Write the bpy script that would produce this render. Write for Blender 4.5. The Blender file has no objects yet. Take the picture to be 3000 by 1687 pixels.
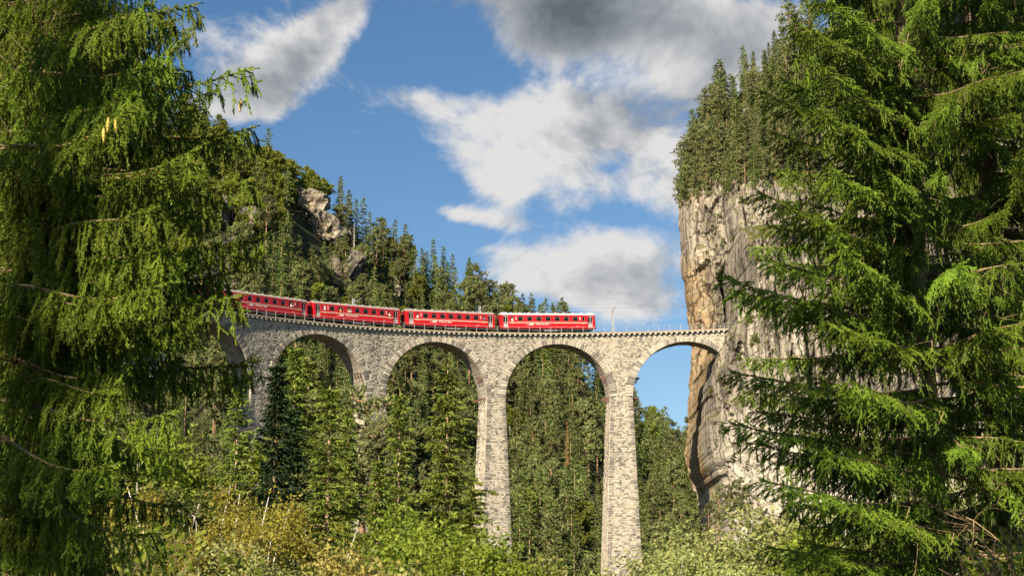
import bpy, bmesh, math, random
import numpy as np
from mathutils import Vector, Matrix
R = math.radians
sc = bpy.context.scene
col = sc.collection

# ------------------------------------------------------------------ camera
PITCH = R(11.387)
FOC, CX, CY = 5000.0, 1500.0, 843.5
cam = bpy.data.objects.new('camera', bpy.data.cameras.new('camera'))
col.objects.link(cam)
cam.data.lens = 60.0
cam.data.sensor_width = 36.0
cam.data.clip_start = 0.1
cam.data.clip_end = 20000
cam.rotation_euler = (math.pi / 2 + PITCH, 0, 0)
cam.location = (0, 0, 0)
sc.camera = cam
sc.view_settings.view_transform = 'Standard'
sc.view_settings.look = 'None'
sc.view_settings.exposure = 1.15
sc.view_settings.gamma = 1.0
sc.view_settings.use_curve_mapping = False
sc.cycles.max_bounces = 6
sc.cycles.transparent_max_bounces = 8

def unp(px, py, Y):
    """world point at distance Y (m) seen at photo pixel px,py"""
    a = (px - CX) / FOC; b = (CY - py) / FOC
    dy = math.cos(PITCH) - b * math.sin(PITCH)
    dz = math.sin(PITCH) + b * math.cos(PITCH)
    return Vector((a * Y / dy, Y, dz * Y / dy))

# ------------------------------------------------------------------ sun
SUN = Vector((-0.49, -0.78, 0.55)).normalized()
sun = bpy.data.objects.new('sun', bpy.data.lights.new('sun', 'SUN'))
col.objects.link(sun)
sun.data.energy = 5.0
sun.data.angle = R(0.53)
sun.data.color = (1.0, 0.87, 0.68)
sun.rotation_euler = SUN.to_track_quat('Z', 'Y').to_euler()

# ------------------------------------------------------------------ sky and clouds
world = bpy.data.worlds.new("World")
sc.world = world
world.use_nodes = True
try:
    world.cycles.sampling_method = 'MANUAL'; world.cycles.sample_map_resolution = 512
except Exception:
    pass

class NT:
    """small helper to write node trees"""
    def __init__(s, tree):
        s.t = tree; s.n = tree.nodes; s.l = tree.links
    def new(s, typ, **kw):
        n = s.n.new(typ)
        for k, v in kw.items():
            setattr(n, k, v)
        return n
    def put(s, sock, v):
        if v is None: return
        if isinstance(v, bpy.types.NodeSocket): s.l.new(v, sock)
        else: sock.default_value = v
    def math(s, op, a, b=None, c=None, clamp=False):
        n = s.new('ShaderNodeMath', operation=op, use_clamp=clamp)
        s.put(n.inputs[0], a); s.put(n.inputs[1], b)
        if c is not None: s.put(n.inputs[2], c)
        return n.outputs[0]
    def vmath(s, op, a, b=None):
        n = s.new('ShaderNodeVectorMath', operation=op)
        s.put(n.inputs[0], a)
        if b is not None: s.put(n.inputs[1], b)
        return n.outputs['Value'] if op in ('DOT_PRODUCT', 'LENGTH') else n.outputs[0]
    def noise(s, vec, scale, detail=4, rough=0.5, dist=0.0):
        n = s.new('ShaderNodeTexNoise')
        s.put(n.inputs['Vector'], vec); n.inputs['Scale'].default_value = scale
        n.inputs['Detail'].default_value = detail; n.inputs['Roughness'].default_value = rough
        n.inputs['Distortion'].default_value = dist
        return n.outputs['Fac']
    def ramp(s, fac, stops, interp='LINEAR'):
        n = s.new('ShaderNodeValToRGB'); n.color_ramp.interpolation = interp
        s.put(n.inputs[0], fac)
        e = n.color_ramp.elements
        while len(e) < len(stops): e.new(0.5)
        for q, (p, c) in zip(e, stops):
            q.position = p
            q.color = (c, c, c, 1) if not isinstance(c, (tuple, list)) else (*c[:3], 1)
        return n.outputs[0]
    def mix(s, fac, a, b, mode='MIX'):
        n = s.new('ShaderNodeMix', data_type='RGBA', blend_type=mode)
        s.put(n.inputs[0], fac)
        s.put(n.inputs[6], a if not isinstance(a, tuple) else (*a[:3], 1))
        s.put(n.inputs[7], b if not isinstance(b, tuple) else (*b[:3], 1))
        return n.outputs[2]
    def maprange(s, v, a, b, c=0.0, d=1.0, smooth=True):
        n = s.new('ShaderNodeMapRange', interpolation_type='SMOOTHSTEP' if smooth else 'LINEAR')
        s.put(n.inputs[0], v)
        for i, x in enumerate((a, b, c, d)): n.inputs[1 + i].default_value = x
        return n.outputs[0]

def build_sky():
    k = NT(world.node_tree)
    world.node_tree.nodes.clear()
    out = k.new('ShaderNodeOutputWorld')
    sky = k.new('ShaderNodeTexSky', sky_type='NISHITA')
    sky.sun_disc = False
    sky.sun_elevation = math.asin(SUN.z)
    sky.sun_rotation = math.atan2(SUN.x, SUN.y)
    sky.altitude = 1000; sky.air_density = 1.0; sky.dust_density = 0.6; sky.ozone_density = 1.6
    bgs = k.new('ShaderNodeBackground'); k.l.new(SKYC(k, sky.outputs[0]), bgs.inputs[0])
    bgs.inputs[1].default_value = 0.05
    tc = k.new('ShaderNodeTexCoord').outputs['Generated']
    sep = k.new('ShaderNodeSeparateXYZ'); k.l.new(tc, sep.inputs[0])
    cmb = k.new('ShaderNodeCombineXYZ')
    k.l.new(sep.outputs[0], cmb.inputs[0])
    k.l.new(sep.outputs[1], cmb.inputs[1])
    k.l.new(k.math('MULTIPLY', sep.outputs[2], 1.25), cmb.inputs[2])
    q = cmb.outputs[0]
    def dirv(px, py): return unp(px, py, 1.0).normalized()
    def blobs(lst):
        tot = None
        for px, py, rx, ry, ang, w in lst:
            c = dirv(px, py)
            ux = (dirv(px + 50, py) - dirv(px - 50, py)).normalized()
            uy = (dirv(px, py + 50) - dirv(px, py - 50)).normalized()
            ca, sa = math.cos(R(ang)), math.sin(R(ang))
            a1 = (ux * ca + uy * sa) * (FOC / rx); a2 = (uy * ca - ux * sa) * (FOC / ry)
            d = k.vmath('SUBTRACT', tc, tuple(c))
            u = k.vmath('DOT_PRODUCT', d, tuple(a1)); v = k.vmath('DOT_PRODUCT', d, tuple(a2))
            r2 = k.math('ADD', k.math('MULTIPLY', u, u), k.math('MULTIPLY', v, v))
            r3 = k.math('ADD', r2, k.math('MULTIPLY', k.vmath('LENGTH', d), 0.0))
            g = k.math('MULTIPLY', k.math('EXPONENT', k.math('MULTIPLY', r3, -1.0)), w)
            front = k.math('GREATER_THAN', sep.outputs[1], 0.0)
            g = k.math('MULTIPLY', g, front)
            tot = g if tot is None else k.math('ADD', tot, g)
        return tot
    place = blobs([
        (850, 180, 250, 105, -42, .68), (690, 270, 280, 85, -20, .62), (1000, 60, 130, 55, -40, .4), (780, 320, 170, 60, 0, .5), (940, 110, 150, 80, -45, .35),
        (1220, 300, 170, 80, 10, .7), (1040, 395, 80, 26, 10, .12), (1600, 330, 380, 110, 8, .62), (1880, 430, 330, 120, 15, .6),
        (1500, 420, 260, 70, -5, .45), (1470, 545, 130, 70, 15, .62), (1330, 620, 220, 34, 10, .42), (1840, 560, 260, 60, 18, .4), (1050, 400, 60, 26, 10, .1),
        (1800, 40, 480, 150, 4, .9), (1580, 130, 170, 90, 0, .5), (2200, 150, 200, 120, 0, .55), (2060, 250, 170, 110, 0, .45),
        (1400, 640, 150, 30, 8, .36), (1210, 570, 60, 22, 5, .26), (1700, 600, 60, 24, 0, .25),
        (1850, 770, 260, 90, 0, .52), (1620, 830, 260, 80, 0, .62), (1500, 760, 120, 50, 0, .35), (1900, 900, 220, 60, 0, .4), (1960, 700, 160, 80, 0, .35), (1450, 730, 90, 26, 0, .22),
        (1180, 150, 170, 85, 20, -.45), (1350, 140, 110, 80, 0, -.3), (1080, 620, 250, 120, 30, -.35), (1950, 1100, 300, 110, 0, -.5), (1850, 640, 140, 30, 10, -.2), (2150, 90, 60, 30, 0, -.2)])
    dark = blobs([
        (1800, 50, 460, 110, 5, .8), (1600, 120, 200, 70, 0, .45), (1820, 300, 160, 45, 10, .45), (1650, 290, 120, 30, -5, .25), (1900, 500, 260, 70, 15, .5),
        (1960, 330, 160, 80, 0, .35), (1300, 350, 110, 35, 5, .2), (1980, 830, 180, 70, 0, .3), (1350, 400, 200, 30, 0, .12), (720, 300, 200, 60, -10, .12)])
    def dens(off, det=9):
        v = k.vmath('ADD', q, off)
        n1 = k.noise(v, 9.0, det, 0.62, 0.3)
        return k.math('MULTIPLY', n1, 3.1)
    d1 = dens((0, 0, 0)); s1 = dens((0, 0, 0), 5.5); s2 = dens((-0.016, 0.0, 0.022), 5.5)
    tot = k.math('ADD', d1, place)
    fac = k.maprange(tot, 1.82, 2.32)
    thick = k.maprange(tot, 2.2, 3.2, 0, 1)
    relief = k.math('MULTIPLY', k.math('SUBTRACT', s1, s2), .9)  # painted cloud light: noise shifted towards the sun brightens one side
    shade = k.math('SUBTRACT', k.math('ADD', k.math('MULTIPLY', thick, 0.25), k.math('MULTIPLY', dark, k.math('MULTIPLY_ADD', s1, .9, -0.65))), relief, clamp=True)  # cloud shade put into the colour, by thickness and dark patches
    ccol = k.ramp(shade, [(0.0, (.90, .89, .88)), (0.22, (.66, .67, .69)), (0.5, (.40, .43, .47)), (1.0, (.15, .18, .215))])
    bgc = k.new('ShaderNodeBackground'); k.l.new(ccol, bgc.inputs[0]); bgc.inputs[1].default_value = 0.38
    mx = k.new('ShaderNodeMixShader')
    k.l.new(fac, mx.inputs[0]); k.l.new(bgs.outputs[0], mx.inputs[1]); k.l.new(bgc.outputs[0], mx.inputs[2])
    k.l.new(mx.outputs[0], out.inputs[0])

def SKYC(k, c):
    h = k.new('ShaderNodeHueSaturation'); h.inputs['Saturation'].default_value = 1.2; h.inputs['Value'].default_value = 1.0
    k.l.new(c, h.inputs['Color']); return h.outputs[0]
build_sky()

# ------------------------------------------------------------------ object helpers
def tag(o, label=None, cat=None, group=None, kind=None):
    if label: o['label'] = label
    if cat: o['category'] = cat
    if group: o['group'] = group
    if kind: o['kind'] = kind
    return o

def empty(name, loc=(0, 0, 0), rot=(0, 0, 0), **kw):
    o = bpy.data.objects.new(name, None); col.objects.link(o)
    o.location = loc; o.rotation_euler = rot; o.empty_display_size = 0.1
    return tag(o, **kw)

def link(name, me, parent=None, **kw):
    o = bpy.data.objects.new(name, me); col.objects.link(o); o.parent = parent
    return tag(o, **kw)

def copy_tree(o, parent=None):
    c = o.copy(); col.objects.link(c); c.parent = parent
    for ch in o.children: copy_tree(ch, c)
    return c

class MB:
    """collects boxes, tubes and quads into one mesh, with a tint value and a material index per face"""
    def __init__(s): s.v = []; s.f = []; s.t = []; s.m = []
    def add(s, vs, fs, tint=0.5, mi=0):
        b = len(s.v); s.v.extend([tuple(p) for p in vs])
        for f in fs:
            s.f.append([b + i for i in f]); s.t.append(tint); s.m.append(mi)
        return s
    def hexa(s, p, tint=.5, mi=0, skip=()):
        """eight corners: bottom 0-3, top 4-7, both counter-clockwise from above"""
        fs = [(3, 2, 1, 0), (4, 5, 6, 7), (0, 1, 5, 4), (1, 2, 6, 5), (2, 3, 7, 6), (3, 0, 4, 7)]
        return s.add(p, [f for i, f in enumerate(fs) if i not in skip], tint, mi)
    def box(s, a, b, tint=.5, mi=0, skip=()):
        (x0, y0, z0), (x1, y1, z1) = a, b
        return s.hexa([(x0, y0, z0), (x1, y0, z0), (x1, y1, z0), (x0, y1, z0), (x0, y0, z1), (x1, y0, z1), (x1, y1, z1), (x0, y1, z1)], tint, mi, skip)
    def tube(s, pts, rad, n=6, tint=.5, mi=0, cap=True):
        pts = [Vector(p) for p in pts]
        rad = rad if isinstance(rad, (list, tuple)) else [rad] * len(pts)
        vs = []; fs = []
        up = Vector((0, 0, 1))
        for i, p in enumerate(pts):
            d = (pts[min(i + 1, len(pts) - 1)] - pts[max(i - 1, 0)]).normalized()
            a = d.cross(up if abs(d.z) < .9 else Vector((1, 0, 0))).normalized(); b = a.cross(d)
            for j in range(n):
                t = 2 * math.pi * j / n
                vs.append(p + a * (rad[i] * math.cos(t)) + b * (rad[i] * math.sin(t)))
        for i in range(len(pts) - 1):
            for j in range(n):
                k = (j + 1) % n
                fs.append((i * n + j, i * n + k, (i + 1) * n + k, (i + 1) * n + j))
        if cap:
            fs.append(tuple(range(n - 1, -1, -1))); fs.append(tuple((len(pts) - 1) * n + j for j in range(n)))
        return s.add(vs, fs, tint, mi)
    def mesh(s, name, mats):
        me = bpy.data.meshes.new(name)
        me.from_pydata(s.v, [], s.f)
        for m in (mats if isinstance(mats, (list, tuple)) else [mats]): me.materials.append(m)
        me.polygons.foreach_set('material_index', s.m)
        at = me.attributes.new('tint', 'FLOAT', 'FACE'); at.data.foreach_set('value', s.t)
        me.update()
        return me
    def build(s, name, mats, parent=None, **kw):
        return link(name, s.mesh(name, mats), parent, **kw)

def np_mesh(name, V, F, mats, tint=None, mi=None, smooth=False):
    """fast mesh from arrays: V (n,3), F (m,k)"""
    me = bpy.data.meshes.new(name)
    V = np.ascontiguousarray(V, dtype=np.float32); F = np.ascontiguousarray(F, dtype=np.int32)
    m, kk = F.shape
    me.vertices.add(len(V)); me.vertices.foreach_set('co', V.ravel())
    me.loops.add(m * kk); me.loops.foreach_set('vertex_index', F.ravel())
    me.polygons.add(m)
    me.polygons.foreach_set('loop_start', np.arange(0, m * kk, kk, dtype=np.int32))
    for x in (mats if isinstance(mats, (list, tuple)) else [mats]): me.materials.append(x)
    if mi is not None: me.polygons.foreach_set('material_index', np.asarray(mi, dtype=np.int32))
    if tint is not None:
        at = me.attributes.new('tint', 'FLOAT', 'FACE'); at.data.foreach_set('value', np.asarray(tint, dtype=np.float32))
    me.polygons.foreach_set('use_smooth', np.full(m, smooth, dtype=bool))
    me.update(calc_edges=True)
    return me

# ------------------------------------------------------------------ materials
def mat(name, color=(.5, .5, .5), rough=.8, metal=0.0, spec=.3):
    m = bpy.data.materials.new(name); m.use_nodes = True
    b = m.node_tree.nodes['Principled BSDF']
    b.inputs['Base Color'].default_value = (*color, 1); b.inputs['Roughness'].default_value = rough
    b.inputs['Metallic'].default_value = metal; b.inputs['Specular IOR Level'].default_value = spec
    return m

def mat_n(name, c1, c2, scale=2.0, rough=.85, detail=5, stops=(.35, .65), bump=0.0, metal=0.0, spec=.3, stretch=None):
    m = mat(name, c1, rough, metal, spec); k = NT(m.node_tree); b = k.n['Principled BSDF']
    co = k.new('ShaderNodeTexCoord').outputs['Object']
    if stretch:
        co = k.vmath('MULTIPLY', co, stretch)
    f = k.noise(co, scale, detail, .6)
    k.l.new(k.ramp(f, [(stops[0], c1), (stops[1], c2)]), b.inputs['Base Color'])
    if bump:
        bp = k.new('ShaderNodeBump'); bp.inputs['Strength'].default_value = bump; bp.inputs['Distance'].default_value = .05
        k.l.new(f, bp.inputs['Height']); k.l.new(bp.outputs[0], b.inputs['Normal'])
    return m

def stone_mat(name, stops, nscale=3.0, bump=.6):
    """each stone its own colour through the per-face tint, plus grain"""
    m = mat(name, (.4, .4, .4), .92, 0, .15); k = NT(m.node_tree); b = k.n['Principled BSDF']
    co = k.new('ShaderNodeTexCoord').outputs['Object']
    at = k.new('ShaderNodeAttribute', attribute_name='tint').outputs['Fac']
    n = k.noise(co, nscale, 6, .65)
    big = k.noise(co, .09, 3, .5)
    v = k.math('ADD', at, k.math('MULTIPLY', k.math('SUBTRACT', n, .5), .5))
    v = k.math('ADD', v, k.math('MULTIPLY', k.math('SUBTRACT', big, .5), .55))
    stain = k.noise(k.vmath('MULTIPLY', co, (1, 1, .07)), .55, 4, .6)
    v = k.math('ADD', v, k.math('MULTIPLY', k.math('SUBTRACT', stain, .52), .9), clamp=True)
    k.l.new(k.ramp(v, stops), b.inputs['Base Color'])
    bp = k.new('ShaderNodeBump'); bp.inputs['Strength'].default_value = bump; bp.inputs['Distance'].default_value = .08
    k.l.new(n, bp.inputs['Height']); k.l.new(bp.outputs[0], b.inputs['Normal'])
    return m

def leaf_mat(name, c1, c2, trans=.35, rough=.6, var=.25, nscale=1.2, tipc=None):
    """foliage: two greens by noise, varied per tree, lighter or darker per face tint, some light through"""
    m = bpy.data.materials.new(name); m.use_nodes = True; k = NT(m.node_tree); k.n.clear()
    out = k.new('ShaderNodeOutputMaterial')
    co = k.new('ShaderNodeTexCoord').outputs['Object']
    oi = k.new('ShaderNodeObjectInfo').outputs['Random']
    at = k.new('ShaderNodeAttribute', attribute_name='tint').outputs['Fac']
    n = k.noise(co, nscale, 3, .6)
    f = k.math('ADD', k.math('MULTIPLY', at, 1.0), k.math('MULTIPLY', k.math('SUBTRACT', n, .42), .8), clamp=True)
    c = k.mix(f, c1, c2)
    hs = k.new('ShaderNodeHueSaturation')
    k.l.new(c, hs.inputs['Color'])
    k.l.new(k.math('MULTIPLY_ADD', oi, var * 2, 1 - var), hs.inputs['Value'])
    k.l.new(k.math('MULTIPLY_ADD', oi, .022, .487), hs.inputs['Hue'])
    c = hs.outputs[0]
    p = k.new('ShaderNodeBsdfPrincipled'); p.inputs['Roughness'].default_value = rough; p.inputs['Specular IOR Level'].default_value = .25
    k.l.new(c, p.inputs['Base Color'])
    t = k.new('ShaderNodeBsdfTranslucent'); k.l.new(k.mix(.5, c, (.5, .6, .05), 'MULTIPLY') if False else c, t.inputs[0])
    mx = k.new('ShaderNodeMixShader'); mx.inputs[0].default_value = trans
    k.l.new(p.outputs[0], mx.inputs[1]); k.l.new(t.outputs[0], mx.inputs[2]); k.l.new(mx.outputs[0], out.inputs[0])
    return m

M = {}
M['mortar'] = stone_mat('mortar', [(0, (.27, .245, .20)), (.5, (.43, .39, .31)), (1, (.50, .455, .37))], 5.0, .5)
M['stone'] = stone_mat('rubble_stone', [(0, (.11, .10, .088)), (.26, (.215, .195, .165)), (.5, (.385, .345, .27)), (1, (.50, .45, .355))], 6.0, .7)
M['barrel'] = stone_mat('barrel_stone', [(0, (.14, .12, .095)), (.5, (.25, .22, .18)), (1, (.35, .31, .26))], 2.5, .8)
M['slab'] = mat_n('deck_concrete', (.31, .24, .145), (.40, .34, .25), 1.4, .9, 5, bump=.3)
M['corbel'] = mat_n('corbel_stone', (.40, .39, .36), (.55, .53, .48), 2.0, .85)
M['steel'] = mat_n('galvanised_steel', (.42, .43, .43), (.55, .55, .54), 3.0, .5, metal=.5)
M['rusty'] = mat_n('rusty_steel', (.10, .055, .042), (.19, .105, .08), 4.0, .85, bump=.3)
M['dark_steel'] = mat_n('dark_steel', (.04, .04, .042), (.10, .09, .08), 6.0, .6, metal=.3)
M['ballast'] = mat_n('ballast', (.16, .13, .10), (.30, .26, .22), 9.0, .95, bump=.8)
M['red'] = mat_n('red_coach_paint', (.42, .006, .010), (.52, .010, .015), .5, .38, 3, spec=.5)
M['red_dark'] = mat('dark_red_bellows', (.16, .006, .01), .7)
M['orange_red'] = mat('sunlit_red_corner', (.60, .02, .015), .4, spec=.5)  # brighter copy of the coach red, sunlight put into the colour
M['roof'] = mat_n('coach_roof_paint', (.25, .22, .19), (.34, .31, .27), 1.2, .7, 5, stretch=(1, 1, 1))
M['roof_new'] = mat_n('silver_roof_paint', (.42, .43, .44), (.52, .53, .54), 1.2, .5, 5)
M['stripe'] = mat('cream_stripe_paint', (.60, .52, .38), .5)
M['white'] = mat('white_lettering_paint', (.82, .80, .76), .5)
M['yellow'] = mat('yellow_mark_paint', (.75, .55, .05), .5)
M['door'] = mat_n('grey_door_paint', (.40, .39, .36), (.50, .48, .44), 2.0, .45, metal=.2)
M['frame'] = mat('window_frame_aluminium', (.35, .30, .28), .45, .6)
M['under'] = mat_n('underframe_grime', (.025, .022, .02), (.06, .05, .042), 5.0, .85)
M['ubox'] = mat_n('underframe_box_paint', (.16, .16, .155), (.24, .24, .23), 3.0, .8)
gm = mat('window_glass', (.008, .010, .009), .15, 0, .12); M['glass'] = gm
M['milk'] = mat('milky_glass', (.62, .68, .66), .3, 0, .5)
M['skin'] = mat('skin', (.55, .34, .24), .6)
M['hair'] = mat('brown_hair', (.07, .04, .02), .7)
M['shirt_w'] = mat('white_shirt', (.75, .73, .7), .8)
M['shirt_b'] = mat('navy_shirt', (.03, .06, .16), .8)
M['shirt_o'] = mat('orange_shirt', (.55, .22, .05), .8)
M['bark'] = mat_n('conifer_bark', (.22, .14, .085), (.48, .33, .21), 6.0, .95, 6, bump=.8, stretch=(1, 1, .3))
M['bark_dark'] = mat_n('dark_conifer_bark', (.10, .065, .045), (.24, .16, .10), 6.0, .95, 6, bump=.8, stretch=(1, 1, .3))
M['bark_pine'] = mat_n('pine_bark', (.16, .10, .06), (.32, .20, .12), 2.0, .95, 5, bump=.5)
M['bark_grey'] = mat_n('grey_bark', (.20, .18, .15), (.40, .37, .31), 4.0, .95, 5, bump=.5)
M['bark_dead'] = mat_n('dead_wood', (.40, .34, .26), (.60, .54, .44), 4.0, .95, 5)
M['birch'] = mat_n('birch_bark', (.05, .045, .04), (.50, .48, .44), 1.6, .8, 5, (.30, .42), stretch=(2, 2, 5))
M['twig'] = mat_n('thin_twigs', (.13, .085, .045), (.30, .21, .12), 5.0, .95)
# ------------------------------------------------------------------ the line of the railway (plan curve of about 100 m radius, climbing to the right)
PX = (-3.814561757764972e-08, -1.825022669382731e-05, 0.0013521518356078923, 0.966034169574445, 6.328024675321437)
PYc = (1.6518582119867904e-07, 9.530122941963866e-06, -0.004554894742332455, 0.26058734205707434, 312.75188046305567)
PZ = (3.6524470084777465e-05, 0.04235402353849009, 54.52149803046642)
def _p(c, s): 
    r = 0.0
    for a in c: r = r * s + a
    return r
def path0(s): return Vector((_p(PX, s), _p(PYc, s), _p(PZ, s)))
def pt(s, n=0.0, z=0.0):
    """point on the line: s metres along, n metres out towards the valley (camera) side, z above the deck edge"""
    sc_ = min(max(s, -72.0), 37.0)
    p = path0(sc_); t = path0(sc_ + .05) - path0(sc_ - .05); t.z = 0; L = t.length; t /= L
    gz = (_p(PZ, sc_ + .05) - _p(PZ, sc_ - .05)) / .1
    if s != sc_:
        if s < sc_:      # goes on round the curve
            a = math.atan2(t.y, t.x); ds = s - sc_; k = -1 / 90.0
            p = p + Vector(((math.sin(a + k * ds) - math.sin(a)) / k, -(math.cos(a + k * ds) - math.cos(a)) / k, gz * ds))
            a += k * ds; t = Vector((math.cos(a), math.sin(a), 0))
        else:
            p = p + t * (s - sc_) + Vector((0, 0, gz * (s - sc_)))
    nn = Vector((t.y, -t.x, 0))
    return p + nn * n + Vector((0, 0, z))
def tan(s):
    t = pt(s + .1) - pt(s - .1); return t.normalized()

ARC = [-69.6, -45.35, -21.3, 2.35, 26.6]
RAD = 10.0; CROWN = -2.05; SPR = CROWN - RAD
WF, WB = -0.55, -4.95           # front and back wall faces, deck edge at 0
rng = random.Random(7)

viaduct = empty('viaduct', tuple(pt(-9.5, -3, -70)), label='tall curved limestone railway viaduct with semicircular arches carrying the red train', cat='viaduct')
def VL(v): return v  # the parts keep world coordinates
VINV = Matrix.Translation(-Vector(viaduct.location))
def vadd(mb, name, mats, **kw):
    o = mb.build(name, mats, viaduct, **kw); o.matrix_parent_inverse = VINV.copy(); return o

def soffit(s):
    best = SPR
    for c in ARC:
        d = s - c
        if abs(d) < RAD: best = max(best, SPR + math.sqrt(RAD * RAD - d * d))
    return best
# --- core wall with the arch openings
ss = set([-90.0, 35.4])
x = -90.0
while x < 35.4: ss.add(round(x, 3)); x += 0.6
for c in ARC:
    for i in range(0, 65):
        v = c - RAD * math.cos(math.pi * i / 64)
        if v < 35.3: ss.add(round(v, 4))
ss = sorted(ss)
wall = MB(); barrels = [MB() for _ in ARC]
TOP = -0.62
for a, b in zip(ss[:-1], ss[1:]):
    if b - a < 1e-3: continue
    mid = soffit((a + b) / 2) > SPR + 1e-6
    za, zb = soffit(a), soffit(b)
    if not mid: za = zb = SPR
    q = [pt(a, WF, za), pt(b, WF, zb), pt(b, WF, TOP), pt(a, WF, TOP)]
    r_ = [pt(a, WB, za), pt(b, WB, zb), pt(b, WB, TOP), pt(a, WB, TOP)]
    wall.add(q, [(0, 1, 2, 3)], .5); wall.add(r_, [(3, 2, 1, 0)], .3)
    if mid: barrels[min(range(len(ARC)), key=lambda i: abs(ARC[i] - (a + b) / 2))].add([q[0], q[1], r_[1], r_[0]], [(0, 3, 2, 1)], rng.uniform(.3, .7))
# end face at the rock
wall.add([pt(35.4, WF, soffit(35.4)), pt(35.4, WB, soffit(35.4)), pt(35.4, WB, TOP), pt(35.4, WF, TOP)], [(0, 1, 2, 3)], .5)
vadd(wall, 'spandrel_wall', M['mortar'])
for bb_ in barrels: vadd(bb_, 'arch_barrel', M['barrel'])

# --- masonry: real stones, the biggest as parts, the rest one part of stuff
STONES = []      # (area, verts8)
QUOINS = []
def stone(face, u0, u1, v0, v1, proud, tint, lst, jit=.03):
    """face(u, v, out) -> point; a stone with jittered corners, its front smaller than its back"""
    j = lambda: rng.uniform(-jit, jit)
    g = .022; c = .035
    b = [(u0 + g, v0 + g), (u1 - g, v0 + g), (u1 - g, v1 - g), (u0 + g, v1 - g)]
    b = [(u + j(), v + j()) for u, v in b]
    cu = (u0 + u1) / 2; cv = (v0 + v1) / 2
    f = [(u + (c if u < cu else -c), v + (c if v < cv else -c)) for u, v in b]
    o4 = [proud + rng.uniform(-.018, .018) for _ in range(4)]
    V = [face(u, v, -.02) for u, v in b] + [face(u, v, o) for (u, v), o in zip(f, o4)]
    lst.append(((u1 - u0) * (v1 - v0), V, tint))
FSTONE = [(4, 5, 6, 7), (0, 1, 5, 4), (1, 2, 6, 5), (2, 3, 7, 6), (3, 0, 4, 7)]
def rand_tint():
    r_ = rng.random()
    return rng.uniform(0.05, .28) if r_ < .22 else (rng.uniform(.28, .6) if r_ < .62 else rng.uniform(.6, .95))
def course(face, ua, ub, v0, v1, wmin=.32, wmax=.95, lst=STONES, jit=.03, proud=.06):
    u = ua
    while u < ub - .12:
        w = rng.uniform(wmin, wmax)
        if ub - (u + w) < .25: w = ub - u
        stone(face, u, min(u + w, ub), v0, v1, rng.uniform(.6, 1.25) * proud, rand_tint(), lst, jit)
        u += w
front = lambda u, v, o: pt(u, WF + o, v)
def ringt(al):     # ring thickness by angle from the crown
    return 0.88 + 0.55 * min(1, abs(al) / R(80)) ** 1.3
def extr(z, c):
    """half width of arch ring extrados at height z"""
    lo, hi = 0.0, math.pi / 2
    for _ in range(24):
        m = (lo + hi) / 2
        if SPR + (RAD + ringt(m)) * math.cos(m) > z: lo = m
        else: hi = m
    return (RAD + ringt(lo)) * math.sin(lo)
z = SPR
while z < TOP - .1:
    hgt = rng.uniform(.24, .36)
    if TOP - (z + hgt) < .2: hgt = TOP - z
    zm = z + hgt * .5
    marks = [-76.0]
    for c in ARC:
        if zm < SPR + (RAD + ringt(0)) - .05:
            h_ = extr(zm, c); marks += [c - h_, c + h_]
    marks.append(35.4)
    if len(marks) % 2: marks = marks[:-1]
    for i in range(0, len(marks), 2):
        a, b = marks[i], marks[i + 1]
        b = min(b, 35.38)
        if b - a > .3: course(front, a, b, z, z + hgt, .22, .62)
    z += hgt
# --- ring stones (voussoirs)
VOUS = []
for ci, c in enumerate(ARC):
    nv = 64
    for i in range(nv):
        a0 = -math.pi / 2 + math.pi * i / nv; a1 = -math.pi / 2 + math.pi * (i + 1) / nv
        if ci == 0 and a0 < R(-12): continue
        if c + RAD * math.sin(a1) > 35.3: continue
        th = ringt((a0 + a1) / 2) * rng.uniform(.86, 1.1)
        if abs((a0 + a1) / 2) > R(55): th *= rng.choice((.62, 1, 1.05))
        w = (a1 - a0); g = .004
        def face(u, v, o, c=c): return pt(c + v * math.sin(u), WF + o, SPR + v * math.cos(u))
        pr = rng.uniform(.07, .13)
        uu = (a0 + g, a1 - g); vv = (RAD + .0, RAD + th)
        V = [face(uu[0], vv[0], -.3), face(uu[1], vv[0], -.3), face(uu[1], vv[1], -.02), face(uu[0], vv[1], -.02),
             face(uu[0] + .0018, vv[0] + .0, pr), face(uu[1] - .0018, vv[0] + .0, pr), face(uu[1] - .0018, vv[1] - .05, pr + rng.uniform(-.03, .03)), face(uu[0] + .0018, vv[1] - .05, pr + rng.uniform(-.03, .03))]
        VOUS.append((w * th * RAD, V, rng.choice((rng.uniform(.1, .4), rng.uniform(.45, .9)))))
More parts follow.
